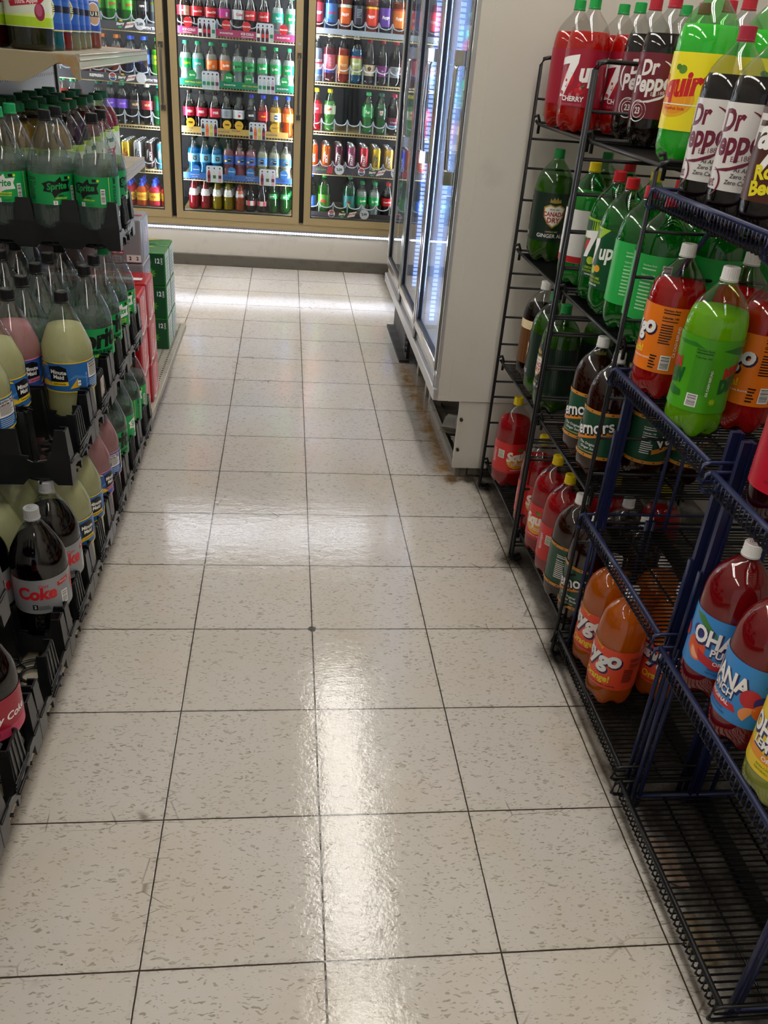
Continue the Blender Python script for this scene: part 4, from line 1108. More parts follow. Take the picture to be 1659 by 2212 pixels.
# price rails
def rail(d, z, h, col, items, lab, x0=None, x1=None):
    x0 = XR[d][0] if x0 is None else x0
    x1 = XR[d][1] if x1 is None else x1
    t = thing('price_rail', lab, 'price rail', ((x0 + x1) / 2, FY + .100, z))
    w_ = (x1 - x0) / 2
    bm = bmesh.new(); box(bm, -w_, w_, 0, .003, -h / 2, h / 2)
    link('rail_strip', fin(bm, 'rail_strip', pm(col, .4)), t)
    if items:
        link('rail_print', art_mesh('rail_print', items, None, lift=.0006, step=.0002), t)
    return t
def popups(t, xs, z, col, txt, tc, sz=.011):
    for x in xs:
        bm = bmesh.new()
        prism(bm, ell(x, z, .0265, .0265, 24), lambda u, v, q: (u, -.004 + q, v), .002)
        o = link('round_sign', fin(bm, 'round_sign', pm(col, .4)), t)
        link('sign_print', art_mesh('sign_print', [('t', txt, x, z, sz, tc, .04, .15)], None, lift=.0045), o)
def cards(t, xs, z, cols, w_=.052, h_=.05):
    for x in xs:
        bm = bmesh.new()
        prism(bm, [(x - w_, z - h_), (x + w_, z - h_), (x + w_, z + h_ - .008), (x + w_ - .008, z + h_), (x - w_ + .008, z + h_), (x - w_, z + h_ - .008)], lambda u, v, q: (u, -.004 + q, v), .002)
        o = link('picture_card', fin(bm, 'picture_card', pm('#ccd0dc', .4)), t)
        it = []
        for i, (a, b) in enumerate(cols):
            cx = x - w_ + w_ * 2 * (i + .5) / len(cols)
            it += [('r', cx - .004, cx + .004, z + h_ * .62, z + h_ * .8, '#283030'), ('p', [(cx - .009, z - h_ * .95), (cx + .009, z - h_ * .95), (cx + .009, z + .004), (cx + .003, z + .024), (cx - .003, z + .024), (cx - .009, z + .004)], a), ('r', cx - .0095, cx + .0095, z - .026, z - .006, b)]
        link('card_print', art_mesh('card_print', it, None, lift=.0045, step=.0002), o)
Z = SH[1]
t = rail(1, Z[0] + .012, .038, '#a83060', [('t', 'ICE COLD', -.285, .002, .017, W, .03), ('ln', -.285, -.012, .07, .006, 1, W), ('t', '20 OZ BOTTLES', -.065, -.001, .011, W, .03), ('t', 'ICE COLD', .06, .002, .017, W, .03), ('ln', .06, -.012, .07, .006, 1, W), ('t', '20 OZ BOTTLES', .275, -.001, .011, W, .03)], 'magenta price rail with round red signs, middle cooler door')
popups(t, [-.29, -.065, .055, .275], .042, '#c81c24', 'Coca-Cola', W, .0105)
cards(t, [-.18, .165], .018, [('#401414', W), ('#401414', '#c82030'), ('#401414', '#c82030'), ('#b8c8c0', '#208050')])
t = rail(1, Z[1] + .010, .038, '#127858', [('t', 'OBEY YOUR THIRST', -.27, 0, .011, '#d8c020', .03, .1), ('t', '20 OZ BOTTLES', -.05, -.001, .010, W, .03), ('t', 'OBEY YOUR THIRST', .075, 0, .011, '#d8c020', .03, .1), ('t', '20 OZ BOTTLES', .275, -.001, .010, W, .03)], 'green price rail with round green signs, middle cooler door')
popups(t, [-.275, -.055, .065, .285], .040, '#149048', 'Sprite', W, .014)
cards(t, [-.165, .175], .016, [('#b8c8c8', '#208878'), ('#b8c8c8', '#208850'), ('#b0b8b8', '#106038'), ('#c0a8b8', '#602050')])
t = rail(1, Z[2] + .012, .036, '#c8a860', [('t', 'PICK YOUR', -.285, .007, .011, '#283c70', .02), ('t', 'FLAVOR', -.285, -.007, .011, '#283c70', .02), ('t', '20 OZ BOTTLES', -.065, -.002, .010, '#283c70', .02), ('t', 'PICK YOUR', .01, .007, .010, '#283c70', .02), ('t', '20 OZ BOTTLES', .235, -.002, .010, '#283c70', .02)], 'tan price rail with round yellow signs, middle cooler door', None, -.08)
popups(t, [-.27, -.045], .040, '#e0b030', 'PIBB', BK, .014)
popups(t, [.03, .25], .040, '#e0b030', 'FRESCA', '#28408a', .009)
cards(t, [-.155, .145], .016, [('#401c1c', '#90c0c8'), ('#e07838', '#d06028'), ('#c0b840', '#d8d070'), ('#401c2c', '#b82838')])
t = rail(1, Z[3] + .008, .036, '#3860a8', [('t', 'Squeeze more', -.28, .007, .010, '#c8d4f0', .01), ('t', 'out of life', -.28, -.006, .010, '#c8d4f0', .01), ('t', '20 OZ BOTTLES', -.05, -.001, .010, '#203868', .02), ('t', 'Squeeze more', .075, .007, .010, '#c8d4f0', .01), ('t', 'out of life', .075, -.006, .010, '#c8d4f0', .01), ('t', '20 OZ BOTTLES', .29, -.001, .010, '#203868', .02)], 'blue price rail with round blue signs, middle cooler door')
popups(t, [-.27, -.045, .075, .29], .038, '#3070b8', 'Minute Maid', W, .0075)
cards(t, [-.155, .185], .016, [('#a02838', '#501828'), ('#c8d0b8', '#405848'), ('#d8a0b0', '#502838')])
def star_(x, y=0):
    return [('t', 'Starry', x, y, .018, W, .05, .3, .1), ('p', [(x - .005, y + .02), (x + .012, y + .022), (x + .018, y + .012), (x + .002, y + .012)], '#d8c828'), ('e', x, y - .017, .012, .005, '#48a868')]
def dew_(x, y=0):
    return [('p', [(x - .030, y - .02), (x - .014, y + .012), (x + .034, y + .022), (x + .018, y - .010)], '#e8e4e0'), ('t', 'MTN DEW', x + .002, y + .002, .0125, '#a82834', .05, .2, .2)]
def pep_(x, y=0):
    return [('e', x, y, .023, .023, W), ('p', ell(x, y, .020, .020, 12, .3, PI - .3), '#b83040'), ('p', ell(x, y, .020, .020, 12, PI + .3, 2 * PI - .3), '#384888'), ('t', 'PEPSI', x, y, .012, BK, .05)]
def prc_(x, s, y=.004):
    return [('e', x, y, .031, .031, '#c8ccd4')] + ([('t', s, x, y, .020, '#202430', .05), ('t', '$', x - .020, y + .006, .010, '#202430', .03)] if s else [])
rail(0, SH[0][0] + .006, .042, '#4a4a52', star_(.10, .008) + dew_(.155, .006) + prc_(.215, '2.69', .014) + [('t', 'WITH THE BEST', .295, -.004, .019, W, .05), ('t', 'REFRESH', -.10, -.004, .021, W, .05)], 'grey price rail with round price sign, upper one in left cooler door')
rail(0, SH[0][1] + .006, .042, '#4a4a52', [('t', 'REFRESH', -.06, 0, .021, W, .05)] + pep_(.035) + star_(.088) + dew_(.143) + prc_(.205, '') + [('t', 'WITH THE BEST', .288, -.005, .018, W, .05)], 'grey price rail with blank round sign, lower one in left cooler door')
rail(2, SH[2][0] + .004, .030, '#a8b4c4', [], 'plain silver price rail, upper one in right cooler door')
rail(2, SH[2][3] + .008, .040, '#484450', [('t', 'MTN DEW', -.27, .002, .014, '#58903c', .04), ('p', [(-.235, -.018), (-.225, .028), (-.19, .022), (-.195, -.018)], '#b03038')] + prc_(-.15, '2.59', .008) + pep_(-.005, .004) + star_(.065, .004) + dew_(.12, .004) + prc_(.22, '2.59', .008), 'dark price rail with round price sign, lower one in right cooler door')
rail(2, .352, .03, '#383640', pep_(-.19, .006) + star_(-.12, .006) + dew_(-.055, .006) + prc_(.03, '2.99', .012), 'dark price rail along the foot of the right cooler door')
# white plastic loop guards
guardm = clear((.75, .8, .85), 1.3, .2, body=(.75, .8, .85), bodyfac=.6)
def guard(d, l, n, x0, x1, zz=.055, depth=.030, lab=''):
    t = thing('bottle_guard', lab, 'shelf guard', ((x0 + x1) / 2, FY + .116, SH[d][l]))
    bm = bmesh.new()
    h = (x1 - x0) / 2
    pts = []
    st = (x1 - x0) / n
    for i in range(n):
        a = -h + i * st
        for k in range(9):
            q = k / 8
            pts.append((a + st * q, -.012 * math.sin(PI * q), zz - .014 * math.sin(PI * q) + (.020 if k in (0, 8) else 0)))
    tube(bm, pts, .0036, 6)
    link('front_loop', fin(bm, 'front_loop', guardm), t)
    bm = bmesh.new()
    for i in range(n + 1):
        a = -h + i * st
        box(bm, a - .0015, a + .0015, 0, .004, 0, .05)
        box(bm, a - .004, a + .004, -.004, .0, 0, zz + .018)
    link('lane_divider', fin(bm, 'lane_divider', guardm), t)
guard(2, 0, 8, .045, .705, .05, lab='clear loop guard before the top shelf drinks, right cooler door')
guard(2, 1, 8, .045, .705, .08, lab='clear loop guard before the second shelf drinks, right cooler door')
guard(2, 2, 8, .045, .705, .055, lab='clear loop guard before the third shelf drinks, right cooler door')
guard(2, 3, 8, .045, .705, .045, lab='clear loop guard before the tall cans, right cooler door')
guard(2, 4, 7, .035, .70, .075, lab='clear loop guard before the bottom shelf drinks, right cooler door')
guard(0, 0, 7, -1.45, -.84, .05, lab='clear loop guard before the top shelf drinks, left cooler door')
guard(0, 1, 7, -1.45, -.84, .05, lab='clear loop guard before the second shelf drinks, left cooler door')
guard(0, 2, 8, -1.51, -.84, .06, lab='clear loop guard before the third shelf drinks, left cooler door')
guard(0, 3, 8, -1.49, -.84, .05, lab='clear loop guard before the tall cans, left cooler door')
guard(1, 0, 9, -.755, -.035, .06, lab='clear loop guard before the top shelf colas, middle cooler door')
# ------------------------------------------------------------------ reach-in cooler on the right
chrome = pm('#d8d8d8', .18, 1.0, key='chrome')
chrome2 = pm('#c4c4c4', .32, .75, key='chrome2')
FX = .445
panelm = dirty('#cdc8be', '#7c7466', 5, .25, .45, .6, .85, zdirt=(-.02, .10), name='side_panel')
def reach():
    t = thing('reach_in_cooler', 'white reach-in cooler with three glass doors and chrome frames', 'cooler', (0, 0, 0))
    y0, y1 = 1.80, 3.46
    bm = bmesh.new()
    v = box(bm, FX + .035, 1.30, y0, y0 + .03, .303, 2.12); box(bm, FX - .002, FX + .035, y0 + .002, y0 + .03, .303, 2.12)
    link('side_panel', fin(bm, 'side_panel', panelm), t)
    bm = bmesh.new(); box(bm, .525, 1.30, y0 + .006, y0 + .02, .045, .299)
    link('lower_side_panel', fin(bm, 'lower_side_panel', panelm), t)
    for z in (.12, .235):
        bm = bmesh.new(); tube(bm, [(.535, y0 + .008, z), (.535, y0 - .004, z)], .006, 8)
        link('screw', fin(bm, 'screw', pm('#4a3a28', .5, .6)), t)
    bm = bmesh.new(); box(bm, .56, .585, y0 + .03, y0 + .07, 0, .045); box(bm, .59, 1.25, y0 + .03, y0 + .05, .004, .045); bev(bm, .003, 1)
    link('foot', fin(bm, 'foot', dirty('#8a8272', '#3a3024', 12, .8, .6, .4, .6, name='rusty_foot')), t)
    bm = bmesh.new(); box(bm, FX + .03, 1.30, y1 - .03, y1, .303, 2.12); box(bm, 1.27, 1.30, y0 + .03, y1 - .03, .303, 2.12); box(bm, FX + .02, 1.27, y0 + .03, y1 - .03, 2.0, 2.12); box(bm, FX + .03, 1.27, y0 + .03, y1 - .03, .303, .375)
    link('cabinet', fin(bm, 'cabinet', pm('#c4c6ca', .4, key='cab')), t)
    bm = bmesh.new(); box(bm, FX - .02, FX + .012, y0 + .003, y1, .303, .345); box(bm, FX - .005, FX + .03, y0 + .003, y1, .345, .385); bev(bm, .004, 2)
    link('sill_rail', fin(bm, 'sill_rail', chrome2), t)
    bm = bmesh.new(); box(bm, FX - .012, FX + .004, y0 + .014, y0 + .028, .303, 2.12)
    link('corner_trim', fin(bm, 'corner_trim', chrome2), t)
    ds = [(1.838, 2.368), (2.385, 2.900), (2.917, 3.440)]
    gl = clear((.90, .95, .96), 1.75, .0, key='rg')
    for i, (a, b) in enumerate(ds):
        bm = bmesh.new()
        f = .024
        for q in ((a, a + f, .392, 1.98), (b - f, b, .392, 1.98)):
            box(bm, FX - .018, FX + .012, q[0], q[1], q[2], q[3])
        box(bm, FX - .018, FX + .012, a + f, b - f, .392, .392 + .034); box(bm, FX - .018, FX + .012, a + f, b - f, 1.94, 1.98)
        bev(bm, .003, 1)
        d = link('door', fin(bm, 'door', chrome), t)
        bm = bmesh.new(); box(bm, FX - .004, FX, a + f, b - f, .426, 1.94)
        link('glass_pane', fin(bm, 'glass_pane', gl), d)
        bm = bmesh.new()
        for q in (a + f, b - f - .006):
            box(bm, FX - .010, FX + .004, q, q + .006, .426, 1.94)
        box(bm, FX - .010, FX + .004, a + f, b - f, .426, .434)
        link('gasket', fin(bm, 'gasket', pm('#181c24', .5)), d)
        hy = a + .035
        bm = bmesh.new()
        zt, zb = 1.36, .99
        tube(bm, [(FX - .030, hy + .01, zt - .025), (FX - .042, hy + .01, zt - .05), (FX - .046, hy + .01, (zt + zb) / 2), (FX - .042, hy + .01, zb + .05), (FX - .030, hy + .01, zb + .025)], .008, 10)
        for z in (zt - .02, zb + .02):
            n = len(bm.verts)
            box(bm, FX - .048, FX - .016, hy - .002, hy + .022, z - .02, z + .02)
        link('handle', fin(bm, 'handle', chrome), d)
        bm = bmesh.new(); tube(bm, [(FX - .012, a - .008, .345), (FX - .012, a - .008, .40)], .007, 8)
        link('hinge', fin(bm, 'hinge', chrome2), d)
    # inside: wire shelves and blue white diode bars
    bm = bmesh.new()
    for z in (.75, 1.1, 1.45):
        for i in range(30):
            y = y0 + .06 + i * .054
            tube(bm, [(FX + .10, y, z), (1.2, y, z)], .002, 4)
        tube(bm, [(FX + .10, y0 + .05, z), (FX + .10, y1 - .05, z)], .004, 6)
    link('inner_shelf', fin(bm, 'inner_shelf', pm('#d0d4d8', .4)), t)
    for y in (1.846, 2.376, 2.908):  # unseen near bar and last bar are added to brighten the inside
        bm = bmesh.new(); box(bm, FX + .022, FX + .075, y - .008, y + .008, .40, 1.95)
        bar = link('light_bar', fin(bm, 'light_bar', pm('#c8d0dc', .4)), t)
        bm = bmesh.new()
        z = .42
        while z < 1.93:
            if y < 2:
                box(bm, FX + .030, FX + .068, y + .008, y + .011, z, z + .011)
            else:
                box(bm, FX + .040, FX + .058, y - .011, y - .008, z, z + .011)
            z += .017
        link('diode', fin(bm, 'diode', em('#b4c8ff' if y < 2 else '#90a8ff', REACH * (5.0 if y < 2 else .40))), bar)
    # open base
    dk = dirty('#3c3a38', '#14110e', 14, .8, .6, .4, .6, name='grimy_metal')
    bm = bmesh.new(); box(bm, .515, .530, 3.08, 3.64, .012, .295); box(bm, .480, .530, 3.06, 3.66, 0, .014)
    for i in range(9):
        tube(bm, [(.512, 3.09, .05 + i * .028), (.512, 3.16, .05 + i * .028)], .006, 6)
    link('kick_grille', fin(bm, 'kick_grille', dk), t)
    bm = bmesh.new()
    box(bm, .70, .72, 1.84, 3.42, 0, .30); box(bm, .56, .70, 2.98, 3.05, 0.0, .30)
    link('base_back', fin(bm, 'base_back', pm('#15130f', .8)), t)
    bpm = dirty('#a8a498', '#4a4234', 10, .7, .5, .5, .7, name='base_paint')
    for y in (2.88, 2.62, 2.50):
        bm = bmesh.new(); box(bm, .550, .60, y, y + .045, 0, .303)
        link('base_post', fin(bm, 'base_post', bpm), t)
    bm = bmesh.new(); box(bm, .545, .56, 1.84, 2.5, .0, .030)
    link('base_rail', fin(bm, 'base_rail', bpm), t)
    bm = bmesh.new()
    tube(bm, [(.57, 1.86, .26), (.555, 1.92, .22), (.56, 1.98, .14), (.60, 1.99, .10)], .005, 8)
    tube(bm, [(.59, 1.84, .25), (.60, 1.88, .17), (.56, 1.95, .19), (.58, 2.05, .24)], .0045, 8)
    link('cable', fin(bm, 'cable', pm('#a8a8a0', .5)), t)
reach()
def paper(x, y, z, rz, lab, n=5, lx=.16, ly=.07):
    bm = bmesh.new()
    r2 = random.Random(int(x * 1000))
    for i in range(n):
        o = (r2.uniform(-.008, .008), r2.uniform(-.008, .008))
        N = 8
        for k in range(N):
            u0, u1 = -lx / 2 + lx * k / N, -lx / 2 + lx * (k + 1) / N
            z0 = i * .005 + .006 * math.sin(k * 1.1 + i * .5) + .004; z1 = i * .005 + .006 * math.sin((k + 1) * 1.1 + i * .5) + .004
            a = [bm.verts.new((u + o[0], v + o[1], q)) for u, v, q in ((u0, -ly / 2, z0), (u1, -ly / 2, z1), (u1, ly / 2, z1), (u0, ly / 2, z0))]
            b_ = [bm.verts.new(p.co + Vector((0, 0, .0025))) for p in a]
            bm.faces.new(a[::-1]); bm.faces.new(b_)
            for j in range(4):
                bm.faces.new((a[j], a[(j + 1) % 4], b_[(j + 1) % 4], b_[j]))
    o = link('folded_paper', fin(bm, 'folded_paper', dirty('#b4b0a4', '#6e6a60', 30, .7, .8, name='newsprint')), None, (x, y, z), (0, 0, rz))
    tag(o, lab, 'paper')
paper(.60, 2.20, .032, 1.2, 'crumpled folded newspaper sticking out of the cooler base', 6)
paper(.605, 2.02, .032, 1.7, 'smaller wad of paper under the cooler near its front corner', 4, .12, .06)
# ------------------------------------------------------------------ wire racks on the right
blackw = dirty('#0b0c0e', '#2a1f16', 25, .5, .36, .55, .8, name='black_wire', spec=.35)
bluew = dirty('#1a2146', '#0c0c12', 20, .4, .33, .5, .8, name='blue_wire', spec=.4)
RX0, RX1 = .622, 1.11
def rack_shelf_black(t, y0, y1, z, mat):
    bm = bmesh.new()
    n = int((y1 - y0 - .02) / .0128)
    for i in range(n + 1):
        y = y0 + .012 + i * (y1 - y0 - .024) / n
        tube(bm, [(RX0 + .012, y, z + .004), (RX0 + .020, y, z - .001), (RX1, y, z - .001)], .0019, 5)
    for x in (RX0 + .06, (RX0 + RX1) / 2, RX1 - .06):
        tube(bm, [(x, y0 + .008, z - .005), (x, y1 - .008, z - .005)], .003, 6)
    o = link('shelf', fin(bm, 'shelf', mat), t)
    bm = bmesh.new()
    tube(bm, [(RX0 + .006, y0 + .006, z + .012), (RX0 + .012, y0 + .012, z + .004), (RX0 + .012, y1 - .012, z + .004), (RX0 + .006, y1 - .006, z + .012)], .0042, 8)
    for y in (y0 + .010, y1 - .010):
        tube(bm, [(RX0 + .008, y, z + .008), (RX1, y, z + .008)], .0035, 6)
        tube(bm, [(RX0 - .002, y, z + .022), (RX0 + .010, y, z + .026), (RX0 + .016, y, z + .010), (RX0 + .016, y, z - .022)], .0045, 6)
        tube(bm, [(RX1 - .02, y, z + .022), (RX1 - .01, y, z + .010), (RX1 - .01, y, z - .022)], .0045, 6)
    link('shelf_rim', fin(bm, 'shelf_rim', mat), o)
def rack_shelf_blue(t, y0, y1, z, mat, lip=.034):
    """z = top rail height, the deck lies lip below it"""
    bm = bmesh.new()
    n = int((y1 - y0 - .02) / .0128)
    zd = z - lip
    for i in range(n + 1):
        y = y0 + .012 + i * (y1 - y0 - .024) / n
        tube(bm, [(RX0 - .0035, y, zd + .008), (RX0 + .002, y, zd), (RX1, y, zd)], .0021, 5)
    for x in (RX0 + .10, (RX0 + RX1) / 2, RX1 - .06):
        tube(bm, [(x, y0 + .008, zd - .005), (x, y1 - .008, zd - .005)], .003, 6)
    box(bm, RX0 + .17, RX0 + .20, y0 + .01, y1 - .01, zd - .018, zd - .006)
    o = link('shelf', fin(bm, 'shelf', blackw), t)
    bm = bmesh.new()
    tube(bm, [(RX0, y0 + .004, z), (RX0, y1 - .004, z)], .0052, 10)
    for i in range(n + 1):
        y = y0 + .012 + i * (y1 - y0 - .024) / n
        tube(bm, [(RX0 + .004, y, z + .001), (RX0 - .004, y, z - .004), (RX0 - .004, y, zd + .006)], .0023, 5)
    for y in (y0 + .004, y1 - .004):
        tube(bm, [(RX1, y, z), (RX0 + .0, y, z), (RX0 - .010, y, z - .004), (RX0 - .014, y, z - lip + .004), (RX0 - .006, y, z - lip - .002), (RX1, y, z - lip - .002)], .0036, 7)
    link('shelf_rail', fin(bm, 'shelf_rail', mat), o)
def side_frame(t, y, mat, ztop, rungs, r=.0052):
    rungs = [q for q in rungs if q < ztop - .02]
    bm = bmesh.new()
    tube(bm, [(RX0 + .03, y, .012), (RX0 + .008, y, .004), (RX0 - .002, y, .014), (RX0 - .002, y, .04), (RX0 - .002, y, ztop - .02), (RX0 + .004, y, ztop - .004), (RX0 + .02, y, ztop), (RX1 - .02, y, ztop), (RX1 - .004, y, ztop - .004), (RX1, y, ztop - .02), (RX1, y, .03), (RX1 - .01, y, .006), (RX1 - .03, y, .006)], r, 8)
    o = link('side_frame', fin(bm, 'side_frame', mat), t)
    bm = bmesh.new()
    for z in rungs:
        tube(bm, [(RX0 - .002, y, z), (RX1, y, z)], .0036, 6)
    link('rung', fin(bm, 'rung', mat), o)
def rack(y0, y1, kind, levels, lab, cat='wire rack'):
    t = thing('wire_rack', lab, cat, (0, 0, 0), 0, 'wire drink racks along the right wall')
    if kind == 'black':
        rg = [.055, .16, .25, .345, .40, .53, .62, .715, .76, .89, .98, 1.07, 1.15, 1.255]
        for y in (y0 + .004, y1 - .004):
            side_frame(t, y, blackw, 1.20 if y < .9 else 1.36, rg)
        for z in levels:
            rack_shelf_black(t, y0, y1, z, blackw)
    else:
        for y in (y0 + .016, y1 - .016):
            bm = bmesh.new()
            for q in (-.007, .007, .118, .134):
                tube(bm, [(RX0 + .035 + q, y, .0), (RX0 + .035 + q, y, .42)], .0048, 8)
            for xx, w_ in ((RX0 + .035, .022), (RX1 - .02, .018)):
                zt = .90 if y > .5 else .84
                sbar(bm, (xx, y, .40), (xx, y, zt), w_ * .6, .010)
                sbar(bm, (xx + .011, y, .40), (xx + .011, y, zt), .006, .018)
                tube(bm, [(xx - .011, y, .40), (xx - .011, y, zt - .25)], .0040, 8)
                if xx > .8:
                    tube(bm, [(xx, y, .0), (xx, y, .41)], .006, 8)
                if y < .5 and xx < .8:
                    continue
                tube(bm, [(xx, y, zt - .02), (xx, y, zt + .01), (xx + (.10 if xx < .8 else -.06), y, zt + .20), (xx + (.10 if xx < .8 else -.06), y, 1.15)], .0062, 8)
            tube(bm, [(RX0 + .135, y, 1.14), (RX1 - .08, y, 1.14)], .005, 6); tube(bm, [(RX0 + .035, y, .03), (RX1 - .02, y, .03)], .005, 6)
            tube(bm, [(RX0 + .16, y, .04), (RX0 + .16, y, .88)], .0042, 6); tube(bm, [(RX0 + .20, y, .04), (RX0 + .20, y, .88)], .0042, 6)
            link('side_frame', fin(bm, 'side_frame', bluew), t)
        for i, z in enumerate(levels):
            rack_shelf_blue(t, y0, y1, z, bluew if i else blackw)
rack(1.275, 1.752, 'black', [.090, .465, .825, 1.187], 'black wire rack beside the white cooler side panel')
rack(.800, 1.262, 'black', [.095, .465, .825, 1.187], 'black wire rack between the farthest black rack and the blue racks')
rack(.330, .795, 'blue', [.085, .430, .788, 1.152], 'dark blue wire rack with an empty second shelf')
rack(-.150, .322, 'blue', [.060, .412, .778, 1.150], 'nearest dark blue wire rack with an empty bottom shelf')
GR = {4: 'top', 3: 'third', 2: 'second', 1: 'bottom'}
RK = {'A': 'far black rack', 'B': 'near black rack', 'C': 'far blue rack', 'D': 'near blue rack'}
def rb(kn, rk, lv, x, y, z, turn, what, **k):
    bottle(kn, x, y, z, turn, what, 'two liter bottles on the right wire racks', **k)
z4, z3, z2, z1 = 1.190, .828, .468, .096
# top shelf, black racks
rb('cherry', 'A', 4, .680, 1.665, z4, 62, 'cherry red soda nearest the cooler panel, top shelf, black rack')
rb('cherry', 'A', 4, .682, 1.545, z4, -22, 'cherry red soda with big white seven, top shelf, black rack')
rb('cherry', 'A', 4, .80, 1.66, z4, -10, 'cherry red soda in the second column, top shelf, black rack')
rb('cherry', 'A', 4, .80, 1.54, z4, -14, 'cherry red soda beside maroon label cola, top shelf, black rack')
rb('drp', 'A', 4, .775, 1.375, z4, 5, 'maroon label cola with green capped neighbour, top shelf')
rb('drp', 'B', 4, .765, 1.235, z4, -14, 'maroon label dark cola facing the aisle, top shelf, black rack')
rb('drp', 'B', 4, .885, 1.22, z4, -10, 'maroon label dark cola one place back, top shelf, black rack')
rb('cherry', 'A', 4, .90, 1.49, z4, -10, 'cherry red soda far back, behind the maroon label colas')
rb('drp', 'A', 4, .89, 1.36, z4, 0, 'maroon label cola far back behind the front cola')
rb('sqy', 'B', 4, .700, .885, z4, -40, 'bright green soda with yellow label, end of black rack top shelf')
rb('sqy', 'B', 4, .830, .90, z4, 10, 'bright green soda behind the white label diet cola')
rb('drp', 'B', 4, .87, 1.10, z4, 0, 'maroon label cola deep in the near black rack')
# top shelf, blue rack
zc4, zc3 = 1.120, .756
rb('ddrp', 'C', 4, .690, .715, zc4, -36, 'white label diet cola, first on the blue rack top shelf')
rb('ddrp', 'C', 4, .690, .598, zc4, -30, 'white label diet cola, beside the brown label root beer')
rb('root', 'C', 4, .692, .482, zc4, -26, 'brown label root beer bottle on the blue rack top shelf')
rb('sqy', 'C', 4, .815, .72, zc4, 0, 'green soda behind the two white label diet colas')
rb('root', 'C', 4, .815, .49, zc4, 0, 'root beer one place back on the top shelf')
# third shelf, black racks
rb('cdry', 'A', 3, .687, 1.655, z3, 12, 'green ginger ale alone at the cooler panel, third shelf')
rb('cdry', 'A', 3, .830, 1.655, z3, -40, 'green ginger ale behind the first one, third shelf')
rb('sqw', 'B', 3, .700, 1.375, z3, 60, 'green bottle with white label, third shelf, far black rack')
rb('grn', 'A', 3, .818, 1.44, z3, 0, 'green soda behind the white label bottle, third shelf')
rb('sqw', 'B', 3, .815, 1.25, z3, 30, 'green white label bottle with yellow cap, second column, third shelf')
rb('7up', 'B', 3, .705, 1.205, z3, -22, 'green lemon-lime soda with white logo, third shelf, black rack')
rb('7up', 'B', 3, .692, 1.085, z3, -52, 'green lemon-lime soda showing its ingredients panel, third shelf')
rb('grn', 'B', 3, .690, .965, z3, -8, 'green soda with bar code to the aisle, third shelf')
rb('grn', 'B', 3, .690, .850, z3, -14, 'green soda at the near end of the black rack third shelf')
rb('grn', 'B', 3, .815, 1.10, z3, 30, 'green soda in the second column, far part, third shelf')
rb('grn', 'B', 3, .815, .97, z3, 30, 'green soda in the second column, middle, third shelf')
rb('grn', 'B', 3, .815, .85, z3, 90, 'green soda in the second column, near end, third shelf')
rb('grn', 'B', 3, .935, .85, z3, 90, 'green soda deep behind the red peach soda, third shelf')
rb('grn', 'B', 3, .935, .97, z3, 60, 'green soda deep in the black rack beside another')
# third shelf, blue rack
rb('peach', 'C', 3, .690, .735, zc3, -6, 'red peach soda with orange label, far end of blue rack shelf')
rb('dew', 'C', 3, .684, .545, zc3, -6, 'yellow green soda standing alone at the front, blue rack')
rb('peach', 'C', 3, .800, .690, zc3, 10, 'red peach soda behind the yellow green soda, far one')
rb('peach', 'C', 3, .795, .570, zc3, 20, 'red peach soda right behind the yellow green soda')
# third shelf, near blue rack
rb('fred', 'D', 3, .684, .215, .746, 18, 'red pop with crimson label at the right edge, near blue rack')
rb('fred', 'D', 3, .800, .210, .746, 0, 'red pop behind the crimson label bottle, near blue rack')
# second shelf, black racks
rb('aw', 'A', 2, .695, 1.600, z2, 30, 'root beer with wood pattern label and white cap')
rb('cdry', 'A', 2, .686, 1.465, z2, 20, 'green ginger ale next to the wood label root beer')
rb('cdry', 'A', 2, .682, 1.345, z2, -70, 'green ginger ale with side label to the aisle, second shelf')
rb('cdry', 'A', 2, .82, 1.40, z2, 6, 'green ginger ale one place back, shield facing out, second shelf')
rb('cdry', 'B', 2, .93, 1.36, z2, 6, 'green ginger ale two places back, second shelf')
rb('vern', 'B', 2, .690, 1.060, z2, -42, 'dark green label ginger soda, farther one, second shelf')
rb('vern', 'B', 2, .690, .945, z2, -38, 'dark green label ginger soda with white cap, second shelf')
rb('vern', 'B', 2, .800, .930, z2, 80, 'ginger soda behind the blue post showing nutrition panel')
rb('vern', 'B', 2, .905, .915, z2, 10, 'ginger soda deepest on the second shelf')
# bottom shelf, black racks
rb('sqr', 'A', 1, .668, 1.600, z1, 34, 'red grapefruit soda alone at the cooler panel, bottom shelf')
rb('sqr', 'A', 1, .672, 1.300, z1, 20, 'red grapefruit soda behind the black upright, bottom shelf')
rb('sqr', 'B', 1, .674, 1.165, z1, -30, 'red grapefruit soda, second of three together, bottom shelf')
rb('sqr', 'B', 1, .674, 1.050, z1, 40, 'red grapefruit soda nearest the ginger sodas, bottom shelf')
rb('vern', 'B', 1, .670, .940, z1, 62, 'ginger soda with bar code to the aisle, bottom shelf')
rb('vern', 'B', 1, .680, .838, z1, -40, 'ginger soda at the near end, bottom shelf of black rack')
rb('sqr', 'B', 1, .800, 1.05, z1, 0, 'red grapefruit soda one place back, bottom shelf')
rb('vern', 'B', 1, .790, .925, z1, 0, 'ginger soda one place back, farther one, bottom shelf')
rb('vern', 'B', 1, .800, .830, z1, 0, 'ginger soda one place back, nearer one, bottom shelf')
rb('sqr', 'B', 1, .920, .99, z1, 0, 'red grapefruit soda deepest on the bottom shelf')
